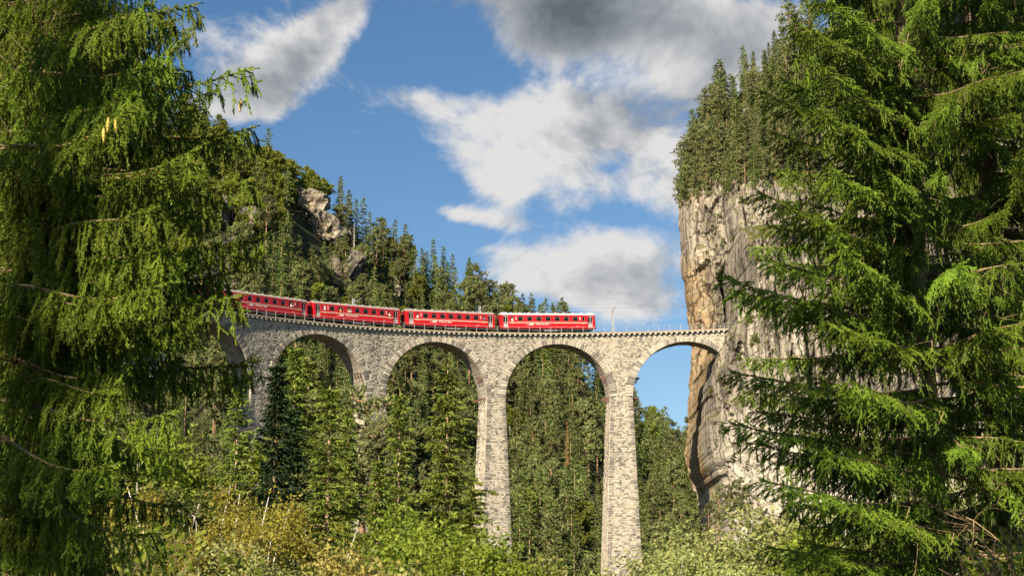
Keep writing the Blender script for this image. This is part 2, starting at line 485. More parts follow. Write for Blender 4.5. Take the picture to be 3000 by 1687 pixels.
# --- piers
PIER = [(ARC[i] + ARC[i + 1]) / 2 for i in range(4)]
HW = [(ARC[i + 1] - ARC[i]) / 2 - RAD for i in range(4)]
BAT, FBAT = 1 / 27.0, 1 / 48.0
pier_depth = 58.0
for pi, (c, hw) in enumerate(zip(PIER, HW)):
    bt = 46.0 if pi > 0 else 34
    o_ = pt(c); T = tan(c); T.z = 0; T.normalize(); N = Vector((T.y, -T.x, 0))
    zt = SPR
    def P3(u, n, z, o_=o_, T=T, N=N): return o_ + T * u + N * n + Vector((0, 0, z))
    pm = MB()
    zb = zt - bt
    e = bt * BAT; e2 = bt * FBAT
    w0 = WF; w1 = WB
    pm.hexa([P3(-hw - e, w0 + e2, zb), P3(hw + e, w0 + e2, zb), P3(hw + e, w1 - e2, zb), P3(-hw - e, w1 - e2, zb),
             P3(-hw, w0, zt), P3(hw, w0, zt), P3(hw, w1, zt), P3(-hw, w1, zt)], .5)
    # face mappings: u across, v = height
    def ff(u, v, o, P3=P3): d = zt - v; return P3(u, w0 + d * FBAT + o, v)
    def lf(u, v, o, P3=P3, hw=hw): d = zt - v; return P3(-hw - d * BAT - o, u, v)
    def rf(u, v, o, P3=P3, hw=hw): d = zt - v; return P3(hw + d * BAT + o, -u, v)
    pm.build('pier_core', M['mortar'], viaduct).matrix_parent_inverse = VINV.copy()
    z = zt
    row = 0
    while z > zb + .4:
        hgt = rng.uniform(.26, .40)
        z2 = z - hgt; d = zt - z2; row += 1
        big = (row % 3 != 2)
        qw = rng.uniform(.55, 1.1)
        ql, qr = qw, rng.uniform(.5, 1.0)
        a, b = -hw - d * BAT, hw + d * BAT
        course(ff, a + ql, b - qr, z2, z, .28, .75, jit=.022)
        for (u0, u1) in ((a, a + ql), (b - qr, b)):
            stone(ff, u0, u1, z2, z, .09, rng.uniform(0.1, .6), QUOINS, .012)
        fa = w0 + d * FBAT; ba = w1 - d * FBAT
        course(lf, ba, fa, z2, z, .28, .75, jit=.022)
        if pi != 0: course(rf, -fa, -ba, z2, z, .5, 1.2, jit=.022)
        z = z2
def stone_mesh(V, t, name):
    b = MB(); b.add(V, FSTONE, t); return b.mesh(name, M['stone'])
def emit(lst, name, limit, mtl='stone', recenter=True):
    lst.sort(key=lambda r_: -r_[0])
    for k_, (a, V, t) in enumerate(lst[:limit]):
        cen = sum((Vector(v) for v in V), Vector()) / 8
        b = MB(); b.add([Vector(v) - cen for v in V], FSTONE, t)
        o = b.build(name, M[mtl], viaduct); o.location = cen - Vector(viaduct.location)
    if len(lst) > limit:
        b = MB()
        for a, V, t in lst[limit:]: b.add(V, FSTONE, t)
        vadd(b, name + '_facing', M[mtl], kind='stuff')
emit(VOUS, 'voussoir', 300)
emit(QUOINS, 'quoin_stone', 300)
emit(STONES, 'rubble_stone', 300)

# barrel stones give the soffit its joints
bs = MB()
for c in ARC:
    for i in range(40):
        a0 = -math.pi / 2 + math.pi * i / 40; a1 = a0 + math.pi / 40
        if c + RAD * math.sin(a1) > 35.2: continue
        v = WB + rng.uniform(0, .6)
        while v < WF - .35:
            w = min(rng.uniform(.5, 1.1), WF - .32 - v); 
            r0 = RAD - .001; r1 = RAD - rng.uniform(.03, .07)
            g = .003
            fb = lambda u, n, rr: pt(c + rr * math.sin(u), n, SPR + rr * math.cos(u))
            V = [fb(a0 + g, v + .03, r0), fb(a1 - g, v + .03, r0), fb(a1 - g, v + w - .03, r0), fb(a0 + g, v + w - .03, r0),
                 fb(a0 + g, v + .03, r1), fb(a1 - g, v + .03, r1), fb(a1 - g, v + w - .03, r1), fb(a0 + g, v + w - .03, r1)]
            bs.add(V, FSTONE, rng.uniform(.25, .75)); v += w
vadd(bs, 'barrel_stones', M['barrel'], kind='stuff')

# --- deck slab, corbels, ballast and rails
S0, S1 = -88.0, 37.2
def strip(mb, sa, sb, step, prof, tint=.5):
    """sweep a closed profile [(n,z)...] along the line"""
    n = max(1, int((sb - sa) / step)); k_ = len(prof)
    vs = []; fs = []
    for i in range(n + 1):
        s_ = sa + (sb - sa) * i / n
        for a, b in prof: vs.append(pt(s_, a, b))
    for i in range(n):
        for j in range(k_):
            j2 = (j + 1) % k_
            fs.append((i * k_ + j, (i + 1) * k_ + j, (i + 1) * k_ + j2, i * k_ + j2))
    fs.append(tuple(range(k_))); fs.append(tuple(n * k_ + k_ - 1 - j for j in range(k_)))
    mb.add(vs, fs, tint); return mb
DB = -5.5
vadd(strip(MB(), S0, S1, 1.0, [(0, -.27), (0, 0), (DB, 0), (DB, -.27)]), 'deck_slab', M['slab'])
vadd(strip(MB(), S0, S1, 1.0, [(WF + .002, -.62), (WF + .002, -.272), (WB - .002, -.272), (WB - .002, -.62)]), 'string_course', M['barrel'])
cb = MB(); cb.hexa([(-.15, -.55, -.30), (.15, -.55, -.30), (.15, .02, -.30), (-.15, .02, -.30), (-.2, -.52, 0), (.2, -.52, 0), (.2, .02, 0), (-.2, .02, 0)])
cm = cb.mesh('corbel', M['corbel'])
s_ = S0 + 1
while s_ < 35.2:
    o = link('corbel', cm, viaduct); t = tan(s_); o.location = pt(s_, WF, -.272) - Vector(viaduct.location)
    o.rotation_euler = (0, 0, math.atan2(t.y, t.x)); s_ += 1.0
vadd(strip(MB(), S0, S1 + 4, 1.0, [(-.75, .004), (-1.2, .20), (-4.3, .20), (-4.8, .004)]), 'ballast_bed', M['ballast'])
TRK = -2.75
for dn in (-.5, .5):
    vadd(strip(MB(), S0, S1 + 5, 1.0, [(TRK + dn - .035, .26), (TRK + dn - .035, .42), (TRK + dn + .035, .42), (TRK + dn + .035, .26)]), 'rail', M['rusty'])
sb_ = MB(); s_ = S0
while s_ < S1 + 3:
    a, b = s_, s_ + .25
    sb_.hexa([pt(a, TRK - .95, .18), pt(b, TRK - .95, .18), pt(b, TRK + .95, .18), pt(a, TRK + .95, .18), pt(a, TRK - .95, .26), pt(b, TRK - .95, .26), pt(b, TRK + .95, .26), pt(a, TRK + .95, .26)]); s_ += .65
vadd(sb_, 'sleepers', M['rusty'], kind='stuff')

# --- steel beams left standing out at the springings
def beam(c, side, u_n, z, L, w=.22, h=.2):
    t = tan(c); t.z = 0; t.normalize(); N = Vector((t.y, -t.x, 0)); b = MB()
    o_ = pt(c)
    b.box((0, -w / 2, -h / 2), (L, w / 2, h / 2))
    b.box((0, -w / 2 + .06, -h / 2 - .35), (.12, w / 2 - .06, -h / 2 - .002))
    ob = b.build('steel_beam', M['rusty'], viaduct)
    ob.location = o_ + N * u_n + Vector((0, 0, z)) - Vector(viaduct.location)
    return ob, t, N
for pi, (c, hw) in enumerate(zip(PIER, HW)):
    for side in (-1, 1):
        for k_ in range(5):
            n_ = WF - .45 - k_ * .95
            for lvl in (0, 1):
                zz = SPR - .25 if lvl == 0 else SPR + 3.6
                half = hw if lvl == 0 else (ARC[1] - ARC[0]) / 2 - math.sqrt(RAD ** 2 - 3.6 ** 2)
                if lvl: half = (ARC[pi + 1] - ARC[pi]) / 2 - math.sqrt(RAD ** 2 - 3.6 ** 2)
                if lvl and k_ > 2: continue
                b = MB()
                o_ = pt(c); t = tan(c); t.z = 0; t.normalize(); N = Vector((t.y, -t.x, 0))
                if lvl == 0:
                    b.box((0, -.10, -.12), (1.05, .10, .10)); b.box((0.05, -.05, -.42), (.16, .05, -.122))
                else:
                    b.box((-.4, -.07, -.08), (.95, .07, .07)); b.box((.2, -.06, -.95), (.32, .06, -.082))
                ob = b.build('steel_beam', M['rusty'], viaduct)
                ob.location = o_ + t * (side * half) + N * n_ + Vector((0, 0, zz)) - Vector(viaduct.location)
                ob.rotation_euler = (0, 0, math.atan2(t.y, t.x) + (0 if side > 0 else math.pi))

# --- parapet railing
def railing(n, label, s0, s1):
    r_ = empty('railing', tuple(pt(s0, n, 0)), label=label, cat='railing', group='railings along the viaduct deck')
    inv = Matrix.Translation(-Vector(r_.location))
    pb = MB(); pb.box((-.035, -.03, 0), (.035, .03, 1.08)); pb.box((-.09, -.08, 0.002), (.09, .08, .03)); pm_ = pb.mesh('post', M['steel'])
    s_ = s0
    while s_ <= s1:
        o = link('post', pm_, r_); t = tan(s_); o.location = pt(s_, n, 0) - Vector(r_.location); o.rotation_euler = (0, 0, math.atan2(t.y, t.x)); s_ += 2.07
    for zz in (.55, 1.06):
        n_ = 60; mb = MB(); mb.tube([pt(s0 + (s1 - s0) * i / n_, n, zz) for i in range(n_ + 1)], .026, 5)
        o = mb.build('handrail', M['steel'], r_); o.matrix_parent_inverse = inv
    return r_
railing(-.10, 'thin grey steel railing along the near deck edge, in front of the train', -86.0, 36.6)
railing(DB + .1, 'thin grey steel railing along the far deck edge, behind the train', -86.0, 36.6)

# --- catenary masts and wires
MASTS = [(-61.8, 'above the first window of the second carriage'), (-35.4, 'above the third carriage, against dark trees'), (-11.0, 'above the seam of the two last carriages'), (13.9, 'free of the train, against the cloud')]
for s_, w in MASTS:
    t = tan(s_); b = MB()
    m_ = empty('catenary_mast', tuple(pt(s_, DB + .15, -.25)), (0, 0, math.atan2(t.y, t.x)), label='grey overhead line mast standing ' + w, cat='mast', group='overhead line masts on the viaduct')
    b.box((-.16, -.13, 0), (-.10, .13, 6.1)); b.box((.10, -.13, 0), (.16, .13, 6.1)); b.box((-.099, -.02, 0), (.099, .02, 6.1)); b.build('pole', M['steel'], m_)
    a = MB(); a.tube([(0, -.12, 5.4), (0, -3.0, 5.7)], .04); a.tube([(0, -.12, 4.7), (0, -2.6, 5.5)], .03); a.build('cantilever_arm', M['steel'], m_)
    i_ = MB()
    for k_ in range(4): i_.tube([(0, -.2 - k_ * .07, 5.42 + k_ * .007), (0, -.24 - k_ * .07, 5.424 + k_ * .007)], .09, 8)
    i_.build('insulator', M['corbel'], m_)
for zz, nm, rr in ((5.45, 'contact_wire', .016), (6.2, 'carrier_wire', .014)):
    b = MB(); pts = []
    ms = [-86.0, -61.8, -35.4, -11.0, 13.9, 33.5]
    for a, c in zip(ms[:-1], ms[1:]):
        for i in range(8):
            f = i / 8; sag = (.35 if zz > 6 else .05) * 4 * f * (1 - f)
            pts.append(pt(a + (c - a) * f, TRK, zz - .25 - sag))
    pts.append(pt(ms[-1], TRK, zz - .25))
    b.tube(pts, rr, 4)
    b.build('overhead_wire', M['dark_steel'], None, label='thin upper overhead wire above the train roof' if zz > 6 else 'thin lower overhead contact wire above the train roof', cat='wire', group='overhead line wires')
# ------------------------------------------------------------------ the train
CARS = [(-84.9, -66.2), (-65.5, -46.6), (-46.1, -27.7), (-27.1, -9.0), (-8.5, 10.2)]
def text_mesh(txt, size, name):
    cu = bpy.data.curves.new(name, 'FONT'); cu.body = txt; cu.size = size; cu.extrude = .004; cu.align_x = 'CENTER'; cu.resolution_u = 2
    o = bpy.data.objects.new(name, cu); col.objects.link(o)
    dg = bpy.context.evaluated_depsgraph_get(); me = bpy.data.meshes.new_from_object(o.evaluated_get(dg))
    bpy.data.objects.remove(o); return me
TXT = text_mesh('Rhätische Bahn', .42, 'lettering'); TXT.materials.clear(); TXT.materials.append(M['white'])
TWO = text_mesh('2', .72, 'class_number'); TWO.materials.clear(); TWO.materials.append(M['white'])
NUM = text_mesh('B 2432', .16, 'number'); NUM.materials.clear(); NUM.materials.append(M['white'])

def carriage(L, first_small, milky, roofm, idx):
    """local frame: x along the train, -y towards the valley, z up from rail level"""
    root = empty('railway_carriage')
    W = 1.33; z0, z1 = .62, 3.12
    x0, x1 = -L / 2 + .25, L / 2 - .25
    # roof profile
    prof = [(-W, 3.08), (-W + .03, 3.22), (-W + .16, 3.36), (-W + .42, 3.5), (-.6, 3.6), (0, 3.64), (.6, 3.6), (W - .42, 3.5), (W - .16, 3.36), (W - .03, 3.22), (W, 3.08)]
    rf = MB(); k_ = len(prof)
    vs = [(x, y, z) for x in (x0, x1) for y, z in prof]
    rf.add(vs, [(j + 1, j, k_ + j, k_ + j + 1) for j in range(k_ - 1)] + [tuple(range(k_)), tuple(range(2 * k_ - 1, k_ - 1, -1))])
    roof = rf.build('roof', roofm, root)
    for i in range(9):
        xv = x0 + 2.2 + i * (x1 - x0 - 4.4) / 8
        v = MB(); v.tube([(0, 0, 0), (0, 0, .09), (0, 0, .1)], [.26, .24, .12], 8); o = v.build('roof_vent', roofm, roof); o.location = (xv, -.35, 3.615)
    for e in (x0 + .75, x1 - .75):
        v = MB(); v.box((-.6, -.55, 0), (.6, .55, .10)); v.box((-.5, -.45, .102), (.5, .45, .14)); o = v.build('roof_hatch', roofm, roof); o.location = (e, -.3, 3.575)
    # windows: small one by each door, seven large between
    wz0, wz1 = 1.98, 2.86
    doors = [(x0 + .42, x0 + 1.32), (x1 - 1.32, x1 - .42)]
    xs0 = x0 + 1.9; xs1 = x1 - 1.9
    big = []
    a, b = xs0 + 1.75, xs1 - 1.75
    n = 7; wlen = .98
    for i in range(n):
        c = a + .1 + (b - a - .2) * i / (n - 1); big.append((c - wlen / 2, c + wlen / 2))
    small = [(xs0 + .05, xs0 + .52), (xs1 - .52, xs1 - .05)]
    openings = sorted([(p, q, wz0, wz1, 'w') for p, q in big] + [(p, q, wz0, wz1, 's') for p, q in small] + [(p, q, .72, 2.98, 'd') for p, q in doors])
    body = MB()
    for sgn in (-1, 1):
        y = sgn * W
        def quad(xa, xb, za, zb):
            if xb - xa < 1e-4 or zb - za < 1e-4: return
            q_ = [(xa, y, za), (xb, y, za), (xb, y, zb), (xa, y, zb)]
            body.add(q_, [(0, 1, 2, 3)] if sgn < 0 else [(3, 2, 1, 0)])
        cur = x0
        for (xa, xb, za, zb, ty) in openings:
            quad(cur, xa, z0, z1); quad(xa, xb, z0, za); quad(xa, xb, zb, z1)
            d = .09 if ty != 'd' else .16
            yi = y - sgn * d
            for (A, B) in (((xa, za), (xb, za)), ((xb, za), (xb, zb)), ((xb, zb), (xa, zb)), ((xa, zb), (xa, za))):
                body.add([(A[0], y, A[1]), (B[0], y, B[1]), (B[0], yi, B[1]), (A[0], yi, A[1])], [(0, 3, 2, 1)] if sgn < 0 else [(0, 1, 2, 3)])
            cur = xb
        quad(cur, x1, z0, z1)
    for xe in (x0, x1):
        body.add([(xe, -W, z0), (xe, W, z0), (xe, W, z1), (xe, 0, 3.6), (xe, -W, z1)], [(0, 1, 2, 3, 4)])
    body.add([(x0, -W, z0), (x1, -W, z0), (x1, W, z0), (x0, W, z0)], [(3, 2, 1, 0)])
    body.add([(x0, -W, z1), (x1, -W, z1), (x1, W, z1), (x0, W, z1)], [(3, 2, 1, 0)])
    body.build('body', M['red'], root)
    # slightly raised sill panel edge and stripe
    st = MB()
    for sgn in (-1, 1):
        y = sgn * (W + .004); xa, xb = x0 + 1.42, x1 - 1.42
        st.box((xa, min(y, y + sgn * .012), 1.60), (xb, max(y, y + sgn * .012), 1.74))
    st.build('stripe', M['stripe'], root)
    for sgn in (-1, 1):
        for (xa, xb, za, zb, ty) in openings:
            if ty == 'd':
                d = empty('door'); d.parent = root; d.location = ((xa + xb) / 2, sgn * (W - .13), 0)
                bpy.data.objects.remove(d)
                m_ = MB(); w = (xb - xa) / 2 - .012; yo = -.02; m_.box((-w, -.02, .74), (-.012, .02, 2.96)); m_.box((.012, -.02, .74), (w, .02, 2.96))
                do = m_.build('door', M['door'], root); do.location = ((xa + xb) / 2, sgn * (W - .10), 0)
                for sx in (-1, 1):
                    g = MB(); a_, b_ = sorted((sx * .07, sx * (w - .07))); g.box((a_, -.03, 1.75), (b_, .03, 2.8)); g.build('door_window', M['glass'], do)
                g = MB(); g.box((-w, -.034, 1.50), (w, .034, 1.62)); g.build('door_band', M['red_dark'], do)
                g = MB(); g.box((-w - .05, sgn * .02 - .1, .44), (w + .05, sgn * .12 + .1, .50)); g.build('step', M['under'], do)
                continue
            f = MB(); w, h = (xb - xa) / 2, (zb - za) / 2; t = .045
            f.box((-w, -.02, -h), (w, .02, -h + t)); f.box((-w, -.02, h - t), (w, .02, h)); f.box((-w, -.02, -h + t), (-w + t, .02, h - t)); f.box((w - t, -.02, -h + t), (w, .02, h - t))
            lower = rng.random()
            if ty == 'w' : f.box((-w + t, -.022, .12 if lower < .5 else .2), (w - t, .022, .16 if lower < .5 else .24))
            wo = f.build('window', M['frame'], root); wo.location = ((xa + xb) / 2, sgn * (W - .05), (za + zb) / 2)
            g = MB(); g.box((-w + t, -.006, -h + t), (w - t, .006, h - t))
            g.build('pane', M['milk'] if (ty == 's' and milky and xa < 0) else M['glass'], wo)
    # lettering, valley side
    def deco(me, nm, x, z, sx=1):
        o = link(nm, me, root); o.location = (x, -W - .006, z); o.rotation_euler = (math.pi / 2, 0, 0); o.scale = (sx, 1, 1)
    deco(TXT, 'lettering', -1.15, 1.26)
    lg = MB()
    for i in range(3):   # the slanting bars of the railway's emblem
        lg.hexa([(-3.75 + i * .28, -W - .012, 1.27), (-3.55 + i * .28, -W - .012, 1.27), (-3.55 + i * .28, -W - .002, 1.27), (-3.75 + i * .28, -W - .002, 1.27),
                 (-3.62 + i * .28, -W - .012, 1.50), (-3.42 + i * .28, -W - .012, 1.50), (-3.42 + i * .28, -W - .002, 1.50), (-3.62 + i * .28, -W - .002, 1.50)])
    lg.box((-4.25, -W - .012, 1.22), (-2.7, -W - .002, 1.26)); lg.build('emblem', M['white'], root)
    deco(TWO, 'class_number', small[0][1] + .45, 2.25); deco(TWO, 'class_number', small[1][0] - .45, 2.25)
    deco(NUM, 'number', x1 - 3.4, .95)
    for xq in (x0 + 2.2, x1 - 2.2):
        yb = MB(); yb.box((-.25, -.006, -.03), (.25, 0, .03)); o = yb.build('yellow_mark', M['yellow'], root); o.location = (xq, -W - .002, 1.52)
    hb = MB(); hb.box((-.32, -.008, -.05), (.32, 0, .05)); o = hb.build('dark_vent', M['under'], root); o.location = (x1 - 4.2 if not milky else x0 + 3.7, -W - .002, 1.46)
    # corner posts standing a little proud of the recessed entrance, gangway bellows
    for xe, s in ((x0, -1), (x1, 1)):
        g = MB(); g.box((-.14, -.75, .7), (.14, .75, 3.2)); o = g.build('bellows', M['red_dark'], root); o.location = (xe + s * .15, 0, 0)
        g = MB(); g.tube([(0, -.95, .0), (0, -.95, .35)], .13, 10); g.tube([(0, .95, .0), (0, .95, .35)], .13, 10); o = g.build('buffer', M['under'], root); o.rotation_euler = (0, math.pi / 2 * s, 0); o.location = (xe, 0, .75)
    # underframe and bogies
    u = MB(); u.box((x0 + .1, -1.0, .42), (x1 - .1, 1.0, .619)); u.build('underframe', M['under'], root)
    for i, (xc, w_, mt) in enumerate(((0.1, .85, 'ubox'), (2.2, .5, 'under'), (-2.4, .6, 'under'), (1.55, .35, 'ubox'))):
        g = MB(); g.box((-w_, -1.12, .12), (w_, 1.12, .419)); o = g.build('equipment_box', M[mt], root); o.location = (xc, 0, 0)
    for xc in (x0 + 2.7, x1 - 2.7):
        g = MB(); g.box((-1.1, -.86, .3), (1.1, -.72, .5)); g.box((-1.1, .72, .3), (1.1, .86, .5)); g.box((-.15, -.719, .3), (.15, .719, .45))
        bo = g.build('bogie', M['under'], root); bo.location = (xc, 0, 0)
        for wx in (-.8, .8):
            for yy in (-1, 1):
                g = MB(); g.tube([(0, yy * .48, .37), (0, yy * .60, .37)], .37, 14); o = g.build('wheel', M['dark_steel'], bo); o.location = (wx, 0, 0)
    return root, big, small

LAB = ['red passenger carriage mostly hidden behind the hanging spruce branches', 'red passenger carriage in front of the first full arch, right of the left spruce',
       'red passenger carriage above the pier between first and second full arch, with two open windows', 'red passenger carriage with a brown roof, second from the right end of the train',
       'red passenger carriage with a silver roof at the right end of the train']
carinfo = []
for i, (a, b) in enumerate(CARS):
    root, big, small = carriage(b - a, False, i in (1, 2), M['roof_new'] if i == 4 else M['roof'], i)
    pa, pb = pt(a + 2, TRK, .42), pt(b - 2, TRK, .42)
    mid = (pa + pb) / 2; d = pb - pa
    root.location = mid
    root.rotation_euler = (0, -math.atan2(d.z, math.hypot(d.x, d.y)), math.atan2(d.y, d.x))
    tag(root, LAB[i], 'train carriage', 'carriages of the red train')
    carinfo.append((root, big, small))

# passengers at the open windows: one continuous bust each, arms on the sill
def person_mesh(mtl, pose):
    bm = bmesh.new()
    V = {}
    def v(n, p): V[n] = bm.verts.new(p)
    v('pel', (0, .05, -.55)); v('che', (0, 0, -.12)); v('nec', (0, -.03, .08)); v('hea', (0, -.08, .20)); v('top', (0, -.08, .30))
    for s, n in ((-1, 'l'), (1, 'r')):
        v('sh' + n, (s * .17, 0, -.02)); v('el' + n, (s * .24, -.10, -.26))
        if pose == 1 and s > 0: v('ha' + n, (s * .36, -.28, .02))
        else: v('ha' + n, (s * .10, -.24, -.28))
    E = [('pel', 'che'), ('che', 'nec'), ('nec', 'hea'), ('hea', 'top')]
    for n in 'lr': E += [('che', 'sh' + n), ('sh' + n, 'el' + n), ('el' + n, 'ha' + n)]
    for a, b in E: bm.edges.new((V[a], V[b]))
    me = bpy.data.meshes.new('person'); names = list(V); bm.verts.index_update(); idx = {n: V[n].index for n in names}
    bm.to_mesh(me); bm.free()
    o = bpy.data.objects.new('tmp', me); col.objects.link(o)
    md = o.modifiers.new('s', 'SKIN'); 
    rr = {'pel': .14, 'che': .15, 'nec': .055, 'hea': .095, 'top': .085}
    for n in names:
        r_ = rr.get(n, .065 if n[:2] == 'sh' else (.045 if n[:2] == 'el' else .035)); me.skin_vertices[0].data[idx[n]].radius = (r_, r_)
    me.skin_vertices[0].data[idx['pel']].use_root = True
    o.modifiers.new('b', 'SUBSURF').levels = 1
    dg = bpy.context.evaluated_depsgraph_get(); m2 = bpy.data.meshes.new_from_object(o.evaluated_get(dg)); bpy.data.objects.remove(o)
    m2.materials.clear(); m2.materials.append(mtl); m2.materials.append(M['skin']); m2.materials.append(M['hair'])
    for p in m2.polygons:
        c = p.center
        if c.z > .07: p.material_index = 2 if (c.z > .27 or c.y > -.06) else 1
        elif c.y < -.16: p.material_index = 1
        p.use_smooth = True
    return m2
PM = {(m_, p_): person_mesh(M[m_], p_) for m_ in ('shirt_w', 'shirt_b', 'shirt_o') for p_ in (0, 1)}
def passenger(ci, xloc, mtl, pose, label):
    root = carinfo[ci][0]
    o = link('person', PM[(mtl, pose)], None, label=label, cat='person', group='passengers leaning out of the train windows')
    bpy.context.view_layer.update()
    o.matrix_world = root.matrix_world @ Matrix.Translation((xloc, -1.24, 2.28))
    # opened (lowered) pane: see nothing more of it
bpy.context.view_layer.update()
def wx(ci, i): b = carinfo[ci][1][i]; return (b[0] + b[1]) / 2
passenger(1, wx(1, 6) + .05, 'shirt_w', 1, 'passenger in white at the last large window of the carriage beside the spruce')
passenger(2, wx(2, 1), 'shirt_o', 0, 'passenger in orange at the second large window of the third carriage')
passenger(2, wx(2, 2) - .18, 'shirt_o', 1, 'passenger with raised hand, left in the third large window, third carriage')
passenger(2, wx(2, 2) + .25, 'shirt_w', 0, 'passenger in white at the right of the third large window, third carriage')
passenger(2, sum(carinfo[2][2][1]) / 2, 'shirt_w', 0, 'passenger at the narrow right window of the third carriage')
passenger(3, sum(carinfo[3][2][0]) / 2, 'shirt_w', 0, 'passenger at the narrow left window of the carriage second from the right')
passenger(3, sum(carinfo[3][2][1]) / 2, 'shirt_b', 1, 'passenger in navy at the narrow right window, carriage second from the right')
passenger(4, sum(carinfo[4][2][0]) / 2, 'shirt_w', 0, 'passenger at the narrow left window of the silver roofed carriage')
# ------------------------------------------------------------------ foliage materials
M['spruce_near'] = leaf_mat('sunny_spruce_needles', (.012, .022, .004), (.28, .39, .035), .25, .55, .22, 3.0)  # near-black to bright range puts deep gaps and highlights into the colour
M['spruce_near_dark'] = leaf_mat('deep_green_spruce_needles', (.010, .024, .005), (.26, .39, .035), .25, .5, .25, 3.0)
M['spruce_mid'] = leaf_mat('spruce_needles', (.022, .038, .008), (.27, .34, .05), .3, .6, .22, .5)
M['spruce_dark'] = leaf_mat('shade_coloured_spruce_needles', (.008, .022, .008), (.03, .06, .015), .2, .7, .2, .5)  # shade put into the colour: near-black copy of the spruce needles
M['fir_far'] = leaf_mat('far_conifer_needles', (.016, .032, .010), (.21, .27, .065), .25, .7, .38, .25)
M['pine_far'] = leaf_mat('far_pine_needles', (.035, .058, .020), (.29, .31, .11), .25, .7, .3, .25)
M['broad_far'] = leaf_mat('far_broad_leaves', (.08, .11, .014), (.26, .28, .04), .35, .6, .3, .25)
M['birch_leaf'] = leaf_mat('birch_leaves', (.12, .12, .015), (.38, .33, .05), .4, .55, .12, .8)
M['willow_leaf'] = leaf_mat('pale_willow_leaves', (.11, .14, .035), (.42, .44, .15), .35, .5, .15, .8)
M['maple_leaf'] = leaf_mat('turning_maple_leaves', (.16, .18, .04), (.52, .45, .12), .4, .5, .12, .8)
M['bright_leaf'] = leaf_mat('bright_green_leaves', (.07, .11, .012), (.30, .35, .04), .45, .5, .15, .8)
M['ash_leaf'] = leaf_mat('ash_leaves', (.05, .075, .016), (.22, .25, .06), .4, .5, .15, .8)
M['dead_needles'] = leaf_mat('dead_orange_needles', (.22, .09, .03), (.36, .18, .07), .2, .8, .1, .5)
M['grass'] = leaf_mat('ledge_grass', (.06, .085, .015), (.16, .18, .04), .3, .8, .15, .6)
M['soil'] = mat_n('forest_floor', (.018, .022, .010), (.055, .055, .022), .15, 1.0, 6, bump=.6)
M['cone'] = mat_n('spruce_cone', (.38, .26, .05), (.50, .36, .08), 20.0, .6)

